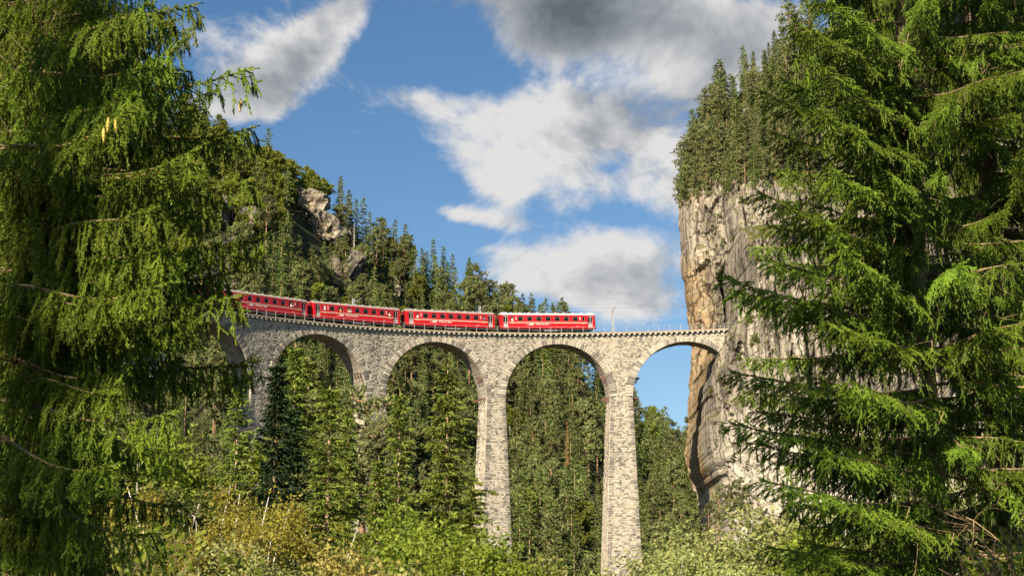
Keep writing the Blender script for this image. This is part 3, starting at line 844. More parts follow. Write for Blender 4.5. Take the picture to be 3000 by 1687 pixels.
def rock_mat(name, warm=1.0, greenery=1.0, streak=True):
    m = mat(name, (.4, .38, .33), .95, 0, .15); k = NT(m.node_tree); b = k.n['Principled BSDF']
    co = k.new('ShaderNodeTexCoord').outputs['Object']
    st = k.vmath('MULTIPLY', co, (1, 1, .16))
    n1 = k.noise(st, .22, 10, .7, 0.0); n2 = k.noise(co, .8, 10, .75); n3 = k.noise(k.vmath('MULTIPLY', co, (1, 1, .10)), .8, 8, .7, 0.0); n4 = k.noise(co, .05, 4, .5)
    base = k.ramp(n1, [(.30, (.11, .095, .078)), (.42, (.21, .185, .15)), (.5, (.33, .29, .23)), (.62, (.45, .40, .32)), (.8, (.52, .475, .40))])
    sx = k.new('ShaderNodeSeparateXYZ'); k.l.new(co, sx.inputs[0])
    west = k.math('MULTIPLY', k.math('MULTIPLY', k.maprange(sx.outputs[0], 39, 44, 1, 0), k.maprange(sx.outputs[1], 326, 336)), k.maprange(sx.outputs[2], 62, 80, 1, .15)) if warm > .5 else 0.0
    ochre = k.mix(k.math('MULTIPLY', k.math('ADD', k.maprange(n4, .56, .70, 0, .5), west, clamp=True), k.maprange(n2, .3, .6, .15, .65)), base, (.44, .27, .095), 'MIX')
    v = k.ramp(n3, [(.36, (.20, .19, .19)), (.47, (.62, .61, .60)), (.54, (1, 1, 1)), (.7, (1.0, 1.0, 1.0))])
    c = k.mix(.9, ochre, v, 'MULTIPLY')
    v2 = k.ramp(n2, [(.32, (.35, .33, .30)), (.46, (1, 1, 1)), (1, (1, 1, 1))])
    c = k.mix(.8, c, v2, 'MULTIPLY')
    fresh = k.math('MULTIPLY', k.maprange(k.math('ADD', sx.outputs[2], k.math('MULTIPLY', n1, 26)), 56, 46), k.maprange(k.math('ADD', sx.outputs[0], k.math('MULTIPLY', n4, 8)), 41, 46))
    c = k.mix(k.math('MULTIPLY', fresh, .7 if warm > .5 else 0), c, (.62, .57, .47))
    vo = k.new('ShaderNodeTexVoronoi', feature='DISTANCE_TO_EDGE'); vo.inputs['Scale'].default_value = .30

    nzc = k.new('ShaderNodeTexNoise'); nzc.inputs['Scale'].default_value = .35; nzc.inputs['Detail'].default_value = 6; k.l.new(co, nzc.inputs['Vector'])
    k.l.new(k.vmath('ADD', k.vmath('MULTIPLY', co, (1, 1, .33)), k.vmath('MULTIPLY', nzc.outputs['Color'], (3, 3, 3))), vo.inputs['Vector'])
    crack = k.maprange(vo.outputs['Distance'], 0.0, .05, 0, 1)
    c = k.mix(k.maprange(n4, .35, .6, .25, .75), c, k.mix(crack, (.06, .052, .045), (1, 1, 1)), 'MULTIPLY')
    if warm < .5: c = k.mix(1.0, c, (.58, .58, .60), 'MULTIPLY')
    # grass and moss where the rock lies back
    g = k.new('ShaderNodeNewGeometry').outputs['Normal']; sp = k.new('ShaderNodeSeparateXYZ'); k.l.new(g, sp.inputs[0])
    gm_ = k.math('MULTIPLY', k.maprange(k.math('ADD', sp.outputs[2], k.math('MULTIPLY', k.math('SUBTRACT', n2, .5), .9)), .42, .62), greenery)
    c = k.mix(gm_, c, k.mix(n2, (.05, .07, .012), (.15, .15, .035)))
    k.l.new(c, b.inputs['Base Color'])
    bp = k.new('ShaderNodeBump'); bp.inputs['Strength'].default_value = .9; bp.inputs['Distance'].default_value = .6
    k.l.new(k.math('ADD', k.math('ADD', n2, k.math('MULTIPLY', n3, .8)), k.math('MULTIPLY', crack, .5)), bp.inputs['Height']); k.l.new(bp.outputs[0], b.inputs['Normal'])
    return m
M['rock'] = rock_mat('pale_limestone')
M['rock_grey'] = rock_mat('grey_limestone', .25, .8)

# ------------------------------------------------------------------ vectorised noise
def _hash(ix, iy, iz):
    h = (ix * 374761393 + iy * 668265263 + iz * 2147483647 + 1013904223) & 0xffffffff
    h = ((h ^ (h >> 13)) * 1274126177) & 0xffffffff
    return ((h ^ (h >> 16)) & 0xffff) / 65535.0
def vnoise(x, y, z=0.0):
    x = np.asarray(x, float); y = np.asarray(y, float) + 0 * x; z = np.asarray(z, float) + 0 * x
    x, y, z = np.broadcast_arrays(x, y, z)
    xi, yi, zi = np.floor(x).astype(np.int64), np.floor(y).astype(np.int64), np.floor(z).astype(np.int64)
    f = [a - b for a, b in ((x, xi), (y, yi), (z, zi))]; f = [t * t * (3 - 2 * t) for t in f]
    r_ = 0
    for a in (0, 1):
        for b in (0, 1):
            for c in (0, 1):
                w = (f[0] if a else 1 - f[0]) * (f[1] if b else 1 - f[1]) * (f[2] if c else 1 - f[2])
                r_ = r_ + w * _hash(xi + a, yi + b, zi + c)
    return r_ * 2 - 1
def fbm(x, y, z=0.0, o=5, g=.5):
    s_ = 0; a = 1; 
    for i in range(o):
        s_ = s_ + a * vnoise(np.asarray(x) * 2 ** i + 17 * i, np.asarray(y) * 2 ** i + 5 * i, np.asarray(z) * 2 ** i); a *= g
    return s_

# ------------------------------------------------------------------ terrain
# skyline of the wooded mountain behind the viaduct: photo x, photo y of the ground, distance
RIDGE = [(-1500, -900, 560), (-500, -300, 580), (100, 120, 600), (400, 300, 610), (560, 400, 620), (700, 470, 630), (870, 545, 645), (1000, 650, 660), (1100, 740, 670), (1200, 800, 680), (1330, 880, 690),
         (1450, 955, 700), (1560, 1000, 705), (1640, 1000, 705), (1690, 1070, 700), (1760, 1200, 690), (1860, 1275, 700), (1960, 1340, 730), (2060, 1390, 760), (2250, 1480, 800), (2600, 1560, 820), (3600, 1650, 850)]
rw = np.array([tuple(unp(a, b, c)) for a, b, c in RIDGE])
def ridge_y(x): return np.interp(x, rw[:, 0], rw[:, 1])
def ridge_z(x): return np.interp(x, rw[:, 0], rw[:, 2])
def hill(x, y):
    x = np.asarray(x, float); y = np.asarray(y, float)
    ry = ridge_y(x); rz = ridge_z(x)
    foot = 400 + .22 * (x + 60)
    foot = np.clip(foot, 372, 520)
    t = (y - foot) / (ry - foot)
    zb = -14 + 0 * x
    tt = np.clip(t, 0, 1)
    zz = zb + (rz - zb) * (.12 * tt + .88 * tt ** .92)
    amp = 7 * np.clip(tt * 3, 0, 1) * np.clip((1 - tt) * 4, 0, 1)
    gul = fbm(x / 34.0 + .02 * y, y / 90.0, 3.3, 3) 
    zz = zz + amp * gul * 1.3
    back = np.clip((y - ry) / 120, 0, 1)
    zz = np.where(t > 1, rz - 60 * back, zz)
    # valley in front and the camera's own slope
    near = -2.2 - 16.0 * np.clip(y / 150, 0, 1) ** .8 + 4.0 * np.exp(-((x - 60) / 40) ** 2) * np.clip((y - 150) / 150, 0, 1)
    side = 26 * np.clip((-x - 45) / 60, 0, 1) ** 1.2 * np.clip((y - 120) / 150, 0, 1)
    near = near + side + .8 * fbm(x / 25., y / 25., 0, 3)
    w = np.clip((y - (foot - 60)) / 60, 0, 1); w = w * w * (3 - 2 * w)
    return np.where(t > 0, np.maximum(zz, near - 5), near * (1 - w) + (zb) * w + 0 * x)
def terrain_mesh(name, xs, ys, fn, mtl):
    X, Y = np.meshgrid(xs, ys); Z = fn(X, Y)
    V = np.stack([X.ravel(), Y.ravel(), Z.ravel()], 1); nx = len(xs); ny = len(ys)
    i = np.arange(nx - 1)[None, :] + nx * np.arange(ny - 1)[:, None]; i = i.ravel()
    F = np.stack([i, i + 1, i + nx + 1, i + nx], 1)
    return np_mesh(name, V, F, mtl, smooth=True)
xs = np.concatenate([[-9000, -4000, -1500, -700], np.arange(-420, 420, 5.0), [700, 1500, 4000, 9000]])
ys = np.concatenate([[-9000, -3000, -600, -150, -40], np.arange(-20, 900, 5.0), [1000, 1200]])
link('terrain', terrain_mesh('terrain', xs, ys, hill, M['soil']), None, kind='structure')

# a farther mountain that closes the valley on the right, then land to the horizon
FR = [(1500, 1330), (1700, 1250), (1850, 1225), (1900, 1232), (1960, 1262), (2040, 1300), (2200, 1350), (2600, 1430), (3400, 1500), (5000, 1600)]
fw = np.array([tuple(unp(a, b + 25, 1500)) for a, b in FR])
def far_h(x, y):
    rz = np.interp(x, fw[:, 0], fw[:, 2]); 
    return -30 + (rz + 30) * np.clip(1 - np.abs(y - 1500) / 700, 0, 1) + 6 * fbm(x / 80., y / 80., 1, 4)
M['far_wood'] = mat_n('far_woodland', (.030, .050, .035), (.075, .105, .065), .05, 1.0, 8, bump=1.0)
link('far_hill', terrain_mesh('far_hill', np.linspace(-700, 1600, 90), np.linspace(1201, 2300, 70), far_h, M['far_wood']), None, kind='structure')
def plain(x, y): return -40 + 0 * np.asarray(x)
link('distant_ground', terrain_mesh('distant_ground', np.linspace(-15000, 15000, 12), np.linspace(-12000, 16000, 12), plain, M['far_wood']), None, kind='structure')

# ------------------------------------------------------------------ the rock tower at the right end
XL = np.array([(2420, 60), (2260, 175), (2190, 240), (2140, 300), (2100, 360), (2060, 430), (2032, 500), (2016, 560), (2012, 610), (2014, 660), (2018, 740), (2026, 850), (2036, 930), (2044, 1020), (2040, 1100), (2030, 1200), (2022, 1290), (2012, 1330), (2022, 1400), (2050, 1460), (2060, 1560), (2070, 1800), (2080, 2300)], float)
def cliff():
    nu, nv = 430, 420
    Yc = 345.0
    pys = np.linspace(2150, -420, nv)
    u = np.linspace(-.35, 1, nu)
    U, PYY = np.meshgrid(u, pys)
    xl = np.interp(PYY, XL[:, 1], XL[:, 0]); xl = np.where(PYY < 60, 2420 + (60 - PYY) * 1.6, xl)
    X0 = (xl - CX) / FOC * 352; Z = (1850 - PYY) / FOC * 345 * 1.03
    # section: wraps from behind, round the left edge, then along the front to the right
    ang = np.clip(U, -.35, .18)
    Xr = X0 + np.where(U < 0, 80 * U * U, 0) + 95 * np.clip(U, 0, 1) ** 1.25
    Yr = Yc + 10 - np.where(U > 0, 20 * (1 - np.exp(-U * 9)), 60 * U * 1.4) + np.where(U > .3, (U - .3) * 14, 0)
    # the top leans back into a wooded slope
    top = np.clip((Z - 93) / 40, 0, 3)
    side = np.clip((Z - (93 - 35 * np.clip(U - .12, 0, 1))) / 30, 0, 3)
    Yr = Yr + np.clip(side, 0, 3) * 26 * np.clip(U * 6 + .4, 0, 1)
    foot = np.clip((4 - Z) / 25, 0, 1)
    Yr = Yr - foot ** 1.3 * 8
    a = Xr * 1.0 + Yr * .22
    # the near buttress: right of the cleft the rock stands 20 m closer
    BX = np.array([(100, 2230), (500, 2200), (700, 2180), (860, 2168), (960, 2172), (1000, 2150), (1060, 2118), (1120, 2098), (1200, 2062), (1290, 2038), (1335, 2008), (1400, 2008), (1500, 2012), (2200, 2030)], float)
    bx = (np.interp(PYY, BX[:, 0], BX[:, 1]) - CX) / FOC * 330 + .7 * fbm(Z / 3., Z * 0 + 3.3, 0, 4)
    st_ = np.clip((Xr - bx) / 1.0 + .5, 0, 1); st_ = st_ * st_ * (3 - 2 * st_)
    mag = np.interp(PYY, [0, 500, 740, 850, 1100, 1300, 1400, 2200], [0, 0, 9, 34, 34, 34, 34, 34])
    Yr = Yr - mag * st_ * np.where(U > 0, 1, 0)
    Yr = Yr + 12 * np.exp(-((Xr - bx + .2) / .9) ** 2) * np.clip((PYY - 800) / 60, 0, 1) * np.clip((1010 - PYY) / 30, 0, 1) * (U > 0)
    # relief: broad vertical pillars, ledges and cracks
    def blocks(sa, sz, seed):
        qa = a / sa + .35 * fbm(a / 3. + seed, Z / 6., seed, 3); ia = np.floor(qa).astype(np.int64)
        qz = Z / sz + _hash(ia, ia * 0 + seed, ia * 0) * 7 + 1.1 * fbm(a / 2.5, Z / 5., seed + 2.2, 4) + .6 * qa; iz = np.floor(qz).astype(np.int64)
        return _hash(ia, iz, ia * 0 + seed) * 2 - 1
    wz = Z
    d = 2.2 * fbm(a / 13., Z / 60., 1.7, 2) + .75 * blocks(3.1, 11., 3) + .5 * blocks(1.35, 5.0, 5) + .22 * blocks(.6, 3.4, 8) + .25 * fbm(a / .7, Z / 1.2, 3.1, 3)
    crk = np.abs(fbm(a / 5., Z / 30., 7.7, 3)); d -= 1.6 * np.exp(-(crk / .05) ** 2)
    # step blocks
    d += .6 * fbm(a / 4., Z / 20., 2.2, 3)
    # the dark cleft above and below the track, where the tunnel starts
    bend = 3.0 * np.sin(Z / 9.0)
    pcx = (2150 - CX) / FOC * 338
    cl = np.exp(-((Xr - (pcx - 2 + np.clip(Z - 60, -60, 25) * -.02)) / 2.0) ** 2) * np.clip((Z - 56) / 2, 0, 1) * np.clip((76 - Z) / 10, 0, 1)
    d -= 3 * cl
    lowc = np.exp(-((Xr - (38.5 - (52 - Z) * .13)) / 2.2) ** 2) * np.clip((54 - Z) / 4, 0, 1) * np.clip((Z - 24) / 8, 0, 1)
    keep = np.clip((U + .02) / .08, 0, 1)
    nX = -np.clip(1 - U * 5, 0, 1); nY = -np.clip(U * 8 + .2, 0, 1); L_ = np.sqrt(nX ** 2 + nY ** 2) + 1e-6
    Xn = Xr + nX / L_ * (d * np.where(U < .05, .35, 1)); Yn = Yr + nY / L_ * d
    V = np.stack([Xn.ravel(), Yn.ravel(), Z.ravel()], 1)
    i = (np.arange(nu - 1)[None, :] + nu * np.arange(nv - 1)[:, None]).ravel()
    F = np.stack([i, i + 1, i + nu + 1, i + nu], 1)
    me = np_mesh('cliff', V, F, M['rock'], smooth=False)
    return link('cliff', me, None, label='pale limestone cliff tower at the right end of the viaduct, streaked grey and ochre', cat='cliff'), V.reshape(nv, nu, 3)
cliff_ob, CV = cliff()
bpy.context.view_layer.update()
from mathutils.bvhtree import BVHTree
def bvh_of(o):
    me = o.data
    return BVHTree.FromPolygons([o.matrix_world @ v.co for v in me.vertices], [tuple(p.vertices) for p in me.polygons])
CB = bvh_of(cliff_ob)
TB = bvh_of(bpy.data.objects['terrain'])
def ray(px, py, tree):
    d = unp(px, py, 1.0).normalized()
    h = tree.ray_cast(Vector((0, 0, 0)), d, 5000)
    return (h[0], h[1]) if h[0] else (None, None)
def ground(x, y, tree=None):
    h = (tree or TB).ray_cast(Vector((x, y, 900)), Vector((0, 0, -1)))
    return h[0].z if h[0] else float(hill(x, y))

# tunnel mouth: masonry lining round a dark bore where the deck meets the rock
tun = empty('tunnel_portal', tuple(pt(38.2, TRK, 0)), label='dark tunnel mouth in the cliff where the viaduct deck ends', cat='tunnel portal')
t_ = tan(36.0); ang_ = math.atan2(t_.y, t_.x); tun.rotation_euler = (0, 0, ang_)
bore = MB(); n_ = 14; prof_ = [(-2.3, 0), (-2.3, 3.2)] + [(-2.3 * math.cos(math.pi * i / n_), 3.2 + 2.3 * math.sin(math.pi * i / n_)) for i in range(1, n_)] + [(2.3, 3.2), (2.3, 0)]
kk = len(prof_)
bore.add([(x_, a, b) for x_ in (-.5, 9) for a, b in prof_], [(j, j + 1, kk + j + 1, kk + j) for j in range(kk - 1)] + [tuple(range(kk, 2 * kk))], .1)
bore.build('bore', M['under'], tun)
for j in range(kk - 1):
    (a0, b0), (a1, b1) = prof_[j], prof_[j + 1]
    g = MB(); f_ = 1.28
    cz = 2.2
    q = lambda a, b, f: (a * f, (b - 0) * (1 + (f - 1) * .6))
    lo0, lo1, hi0, hi1 = q(a0, b0, 1), q(a1, b1, 1), q(a0, b0, f_), q(a1, b1, f_)
    g.hexa([(-.7, *lo0), (-.7, *hi0), (.6, *hi0), (.6, *lo0), (-.7, *lo1), (-.7, *hi1), (.6, *hi1), (.6, *lo1)], rng.uniform(.2, .7)); g.build('portal_stone', M['stone'], tun)
# masonry pilaster closing the viaduct against the rock
ab = empty('abutment', tuple(pt(35.4, -3, -12)), label='grey masonry abutment between the last arch and the cliff', cat='abutment')
inv = Matrix.Translation(-Vector(ab.location)); g = MB()
g.hexa([pt(35.42, .3, -14), pt(38.4, .3, -14), pt(38.4, -6, -14), pt(35.42, -6, -14), pt(35.42, -.1, -.6), pt(38.2, -.1, -.6), pt(38.2, -6, -.6), pt(35.42, -6, -.6)])
o = g.build('core', M['mortar'], ab); o.matrix_parent_inverse = inv
lst = []
abf = lambda u, v, o_: pt(u, -.1 + .4 * (-.6 - v) / 13.4 + o_, v)
z = -9.
while z < -.7:
    course(abf, 35.45, 38.1, z, min(z + .36, -.62), .4, .9, lst=lst); z += .36
for a, V, t__ in lst:
    b_ = MB(); cen = sum((Vector(v) for v in V), Vector()) / 8; b_.add([Vector(v) - cen for v in V], FSTONE, t__); o = b_.build('stone', M['stone'], ab); o.location = cen - Vector(ab.location)

# ------------------------------------------------------------------ outcrops on the wooded mountain
def outcrop(px, py, wpx, hpx, label, mtl='rock_grey', seed=0, push=3, tilt=0):
    h, n = ray(px, py, TB)
    if h is None: return
    s_ = h.y / FOC; w, hh = wpx * s_ / 2, hpx * s_ / 2
    nu, nv = 34, 34
    A, B_ = np.meshgrid(np.linspace(0, 2 * np.pi, nu, endpoint=False), np.linspace(-.5 * np.pi, .5 * np.pi, nv))
    x = np.cos(A) * np.cos(B_); y = np.sin(A) * np.cos(B_); zz = np.sin(B_)
    r_ = 1 + .25 * fbm(x * 1.5 + seed, y * 1.5, zz * 1.5, 3) + .12 * np.round(2 * fbm(x * 3 + seed, y * 3, zz * 2, 3)) + .05 * fbm(x * 9, y * 9, zz * 6, 3)
    sq = lambda v: np.sign(v) * np.abs(v) ** .75
    V = np.stack([(sq(x) * w * r_).ravel(), (sq(y) * w * .7 * r_).ravel(), (sq(zz) * hh * r_).ravel()], 1)
    F = []
    for j in range(nv - 1):
        for i in range(nu):
            F.append((j * nu + i, j * nu + (i + 1) % nu, (j + 1) * nu + (i + 1) % nu, (j + 1) * nu + i))
    o = link('rock_outcrop', np_mesh('rock_outcrop', V, np.array(F), M[mtl], smooth=False), None, label=label, cat='rock', group='bare rocks on the wooded mountain')
    o.location = h + Vector((0, -push, 0)); o.rotation_euler = (0, R(tilt), 0)
    return o
outcrop(912, 618, 110, 84, 'sunlit cream rock face high on the left mountain above the train', 'rock', 1, 9, 20)
outcrop(965, 688, 110, 78, 'broken pale rock ledge just below the sunlit cream rock face', 'rock', 2, 9, 35)
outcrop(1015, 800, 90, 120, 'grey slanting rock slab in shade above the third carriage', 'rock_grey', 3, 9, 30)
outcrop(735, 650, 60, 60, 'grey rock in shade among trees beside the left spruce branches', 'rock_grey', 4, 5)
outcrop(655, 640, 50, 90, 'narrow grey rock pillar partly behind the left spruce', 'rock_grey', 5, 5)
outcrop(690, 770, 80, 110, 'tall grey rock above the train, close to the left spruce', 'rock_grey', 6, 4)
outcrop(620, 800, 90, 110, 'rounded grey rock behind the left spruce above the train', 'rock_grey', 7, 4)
outcrop(1160, 850, 26, 60, 'small pale rock among trees directly above the third carriage', 'rock', 8, 3)
outcrop(1712, 1085, 70, 170, 'pale rock face seen through the third full arch', 'rock', 9, 16)
# ------------------------------------------------------------------ plants
NR = np.random.RandomState(11)
def nrm(v): return v / (np.linalg.norm(v, axis=-1, keepdims=True) + 1e-9)
def blades(P0, P1, dens, length, width, spread=(.6, 1.1), rs=NR, droop=0.0, tint=None, quad=False):
    """needles or leaves along segments P0->P1 (n,3): triangles standing off the axis"""
    L = np.linalg.norm(P1 - P0, axis=1); cnt = np.maximum(1, np.round(L * dens + rs.rand(len(L)) - .5)).astype(int)
    idx = np.repeat(np.arange(len(L)), cnt); n = len(idx)
    t = rs.rand(n)[:, None]; base = P0[idx] * (1 - t) + P1[idx] * t
    d = nrm(P1 - P0)[idx]; rnd = nrm(rs.randn(n, 3)); rad = nrm(np.cross(d, rnd))
    a = rs.uniform(spread[0], spread[1], n)[:, None]
    dr = nrm(d * np.cos(a) + rad * np.sin(a) + np.array([0, 0, -droop]))
    w = nrm(np.cross(dr, rs.randn(n, 3)))
    ln = length * rs.uniform(.7, 1.25, n)[:, None]; wd = width * rs.uniform(.7, 1.2, n)[:, None] * .5
    tn = (tint[idx] if tint is not None else rs.rand(len(L))[idx]) * .75 + rs.rand(n) * .25
    if quad:
        V = np.stack([base, base + dr * ln * .5 + w * wd, base + dr * ln, base + dr * ln * .5 - w * wd], 1).reshape(-1, 3)
        return V, np.arange(4 * n).reshape(n, 4), tn
    V = np.stack([base - w * wd, base + w * wd, base + dr * ln], 1).reshape(-1, 3)
    return V, np.arange(3 * n).reshape(n, 3), tn
def stems(P0, P1, r0, r1, sides=3):
    """thin prisms along segments"""
    n = len(P0); d = nrm(P1 - P0); a = nrm(np.cross(d, np.array([.3, .5, .81]))); b = np.cross(d, a)
    r0 = np.broadcast_to(np.asarray(r0, float), (n,))[:, None]; r1 = np.broadcast_to(np.asarray(r1, float), (n,))[:, None]
    V = []
    for P, r_ in ((P0, r0), (P1, r1)):
        for k_ in range(sides):
            t = 2 * np.pi * k_ / sides; V.append(P + (a * math.cos(t) + b * math.sin(t)) * r_)
    V = np.stack(V, 1).reshape(-1, 3); base = (np.arange(n) * 2 * sides)[:, None]
    F = np.concatenate([base + np.array([[k_, (k_ + 1) % sides, sides + (k_ + 1) % sides, sides + k_]]) for k_ in range(sides)], 0)
    return V, F
def join(parts):
    V = []; F = []; T = []; o = 0
    for v, f, t in parts:
        V.append(v); F.append(f + o); T.append(t); o += len(v)
    return np.concatenate(V), np.concatenate(F), np.concatenate(T)
def tri2(V, F):   # quads to tris
    return V, np.concatenate([F[:, [0, 1, 2]], F[:, [0, 2, 3]]])

def trunk_mesh(pts, rads, mtl, limbs=None, n=8):
    b = MB(); b.tube(pts, rads, n)
    if limbs:
        for p, r_ in limbs: b.tube(p, r_, 4, cap=False, mi=1 if (mtl == 'birch' and r_[0] < .09) else 0)
    me = b.mesh('trunk', [M[mtl], M['twig']])
    for p in me.polygons: p.use_smooth = True
    return me

def spruce(h, rad, seed, whorl=.55, per=7, node=.4, strands=5, slen=.7, sw=.13, skirt=.06, droop=.5, gap=0.0, power=.85, mtl='spruce_mid', bark='bark', bend=0.0, limbw=.02):
    """conifer: whorls of drooping branches hung with short sprays; returns trunk and crown meshes"""
    rs = np.random.RandomState(seed)
    segs = []; tin = []; limbs = []
    z = h * skirt
    def ax(z): return np.array([bend * math.sin(z / h * 3.0), bend * .6 * math.sin(z / h * 2 + 1), z])
    while z < h * .985:
        f = z / h
        R_ = rad * (1 - f) ** power * (.8 + .3 * math.sin(z * 1.7 + seed)) + .15
        if f < .25: R_ *= .75 + f
        k_ = max(3, int(per * (1 - f * .4)))
        a0 = rs.rand() * 6.28
        for i in range(k_):
            if rs.rand() < gap: continue
            a = a0 + 6.283 * i / k_ + rs.uniform(-.35, .35); L = R_ * rs.uniform(.6, 1.15)
            dirn = np.array([math.cos(a), math.sin(a), 0.0]); side = np.array([-math.sin(a), math.cos(a), 0])
            m = max(2, int(L / node)); zb = z + rs.uniform(-.3, .3) * whorl
            rise = .45 * (f ** 1.5) - .10; dp = droop * (1 - f * .8)
            pts = []
            for j in range(m + 1):
                t = j / m; x = L * t
                pts.append(ax(zb) + dirn * x + np.array([0, 0, rise * x - dp * x * x / max(L, .1) * .5 + dp * .45 * L * max(0, t - .65) ** 1.5]))
            limbs.append(([tuple(p) for p in (pts[0], pts[m // 2], pts[m])], [limbw * (.4 + L * .25), limbw * .6, .004]))
            tb = rs.rand()
            for j in range(m):
                t = (j + .5) / m
                if t < .12 and f < .8: continue
                p = pts[j] * .5 + pts[j + 1] * .5
                dd = nrm(pts[j + 1] - pts[j])
                wd = .5 * L * (1 - t) * .6 + .12
                for q in range(strands):
                    sgn = rs.choice((-1, 1)); off = rs.uniform(.2, 1) * wd * sgn
                    q0 = p + side * off * .35 + dd * rs.uniform(-.5, .5) * node
                    ln = slen * rs.uniform(.45, 1.15) * (1 - .45 * f)
                    q1 = q0 + side * off * .8 + dd * ln * rs.uniform(.3, .8) + np.array([0, 0, -ln * rs.uniform(.15, .8) * (1 - .7 * f)])
                    segs.append((q0, q1)); tin.append(.35 * tb + .65 * rs.rand())
        z += whorl * (1 - .45 * f) * rs.uniform(.75, 1.25)
    top = ax(h)
    for q in range(14):
        q0 = ax(h * (1 - rs.rand() * .05)); q1 = q0 + np.array([rs.uniform(-.3, .3), rs.uniform(-.3, .3), rs.uniform(.05, .4)]); segs.append((q0, q1)); tin.append(rs.rand())
    P0 = np.array([a for a, b in segs]); P1 = np.array([b for a, b in segs]); tin = np.array(tin)
    V1, F1, T1 = blades(P0, P1, 4.2 / slen * 1.3, slen * .42, sw, (.25, .8), rs, .35, tin)
    # the spray itself, a narrow leaf-like blade
    n = len(P0); w = nrm(np.cross(P1 - P0, rs.randn(n, 3))) * sw * .55
    V2 = np.stack([P0 - w, P0 + w, P1], 1).reshape(-1, 3); F2 = np.arange(3 * n).reshape(n, 3)
    V, F, T = join([(V1, F1, T1), (V2, F2, tin)])
    crown = np_mesh('crown', V, F, M[mtl], T)
    pz = [0, .25, .5, .75, 1.0]; r0 = h * .008 + .02
    tm = trunk_mesh([tuple(ax(h * q)) for q in pz], [r0 * 1.15, r0 * .95, r0 * .7, r0 * .4, .015], bark, limbs if limbw > 0 else None)
    return tm, crown

def pine(h, rad, seed, start=.45, mtl='pine_far', n=26, tuft=.55, bark='bark_pine', dens=30, tw=.10):
    """pine: bare lower trunk and a few limbs ending in flat puffs of needles"""
    rs = np.random.RandomState(seed); segs = []; tin = []; limbs = []
    bx, by = rs.uniform(-.04, .04, 2) * h
    ax = lambda f: np.array([bx * f * f, by * f * f, h * f])
    for i in range(n):
        f = start + (1 - start) * ((i + rs.rand()) / n) ** .9
        a = i * 2.4 + rs.uniform(-.5, .5); prof = math.sin(min(1, (1 - f) / (1 - start) + .18) * 2.3) 
        L = rad * prof * rs.uniform(.6, 1.15) + .2
        d = np.array([math.cos(a), math.sin(a), rs.uniform(-.05, .45)])
        p0 = ax(f); p1 = p0 + d * L
        limbs.append(([tuple(p0), tuple((p0 + p1) / 2 + np.array([0, 0, -.05 * L])), tuple(p1)], [.07, .045, .015]))
        for k_ in range(int(5 + L * 3)):
            t = rs.uniform(.35, 1.05); c = p0 + d * L * t + rs.randn(3) * np.array([.30, .30, .13]) * (.35 + L * .35)
            v = nrm(rs.randn(3) + np.array([0, 0, .6]) + d * .6); tv = rs.rand()
            for g in range(3):
                vv = nrm(v + rs.randn(3) * .7) * tuft * rs.uniform(.5, 1); segs.append((c, c + vv)); tin.append(tv)
    P0 = np.array([a for a, b in segs]); P1 = np.array([b for a, b in segs]); tin = np.array(tin)
    V, F, T = blades(P0, P1, dens * .5, tuft * .5, tw, (.3, 1.2), rs, 0, tin)
    tm = trunk_mesh([tuple(ax(q)) for q in (0, .35, .7, .95)], [h * .012 + .06, h * .010 + .04, h * .006 + .03, .02], bark, limbs)
    return tm, np_mesh('crown', V, F, M[mtl], T)

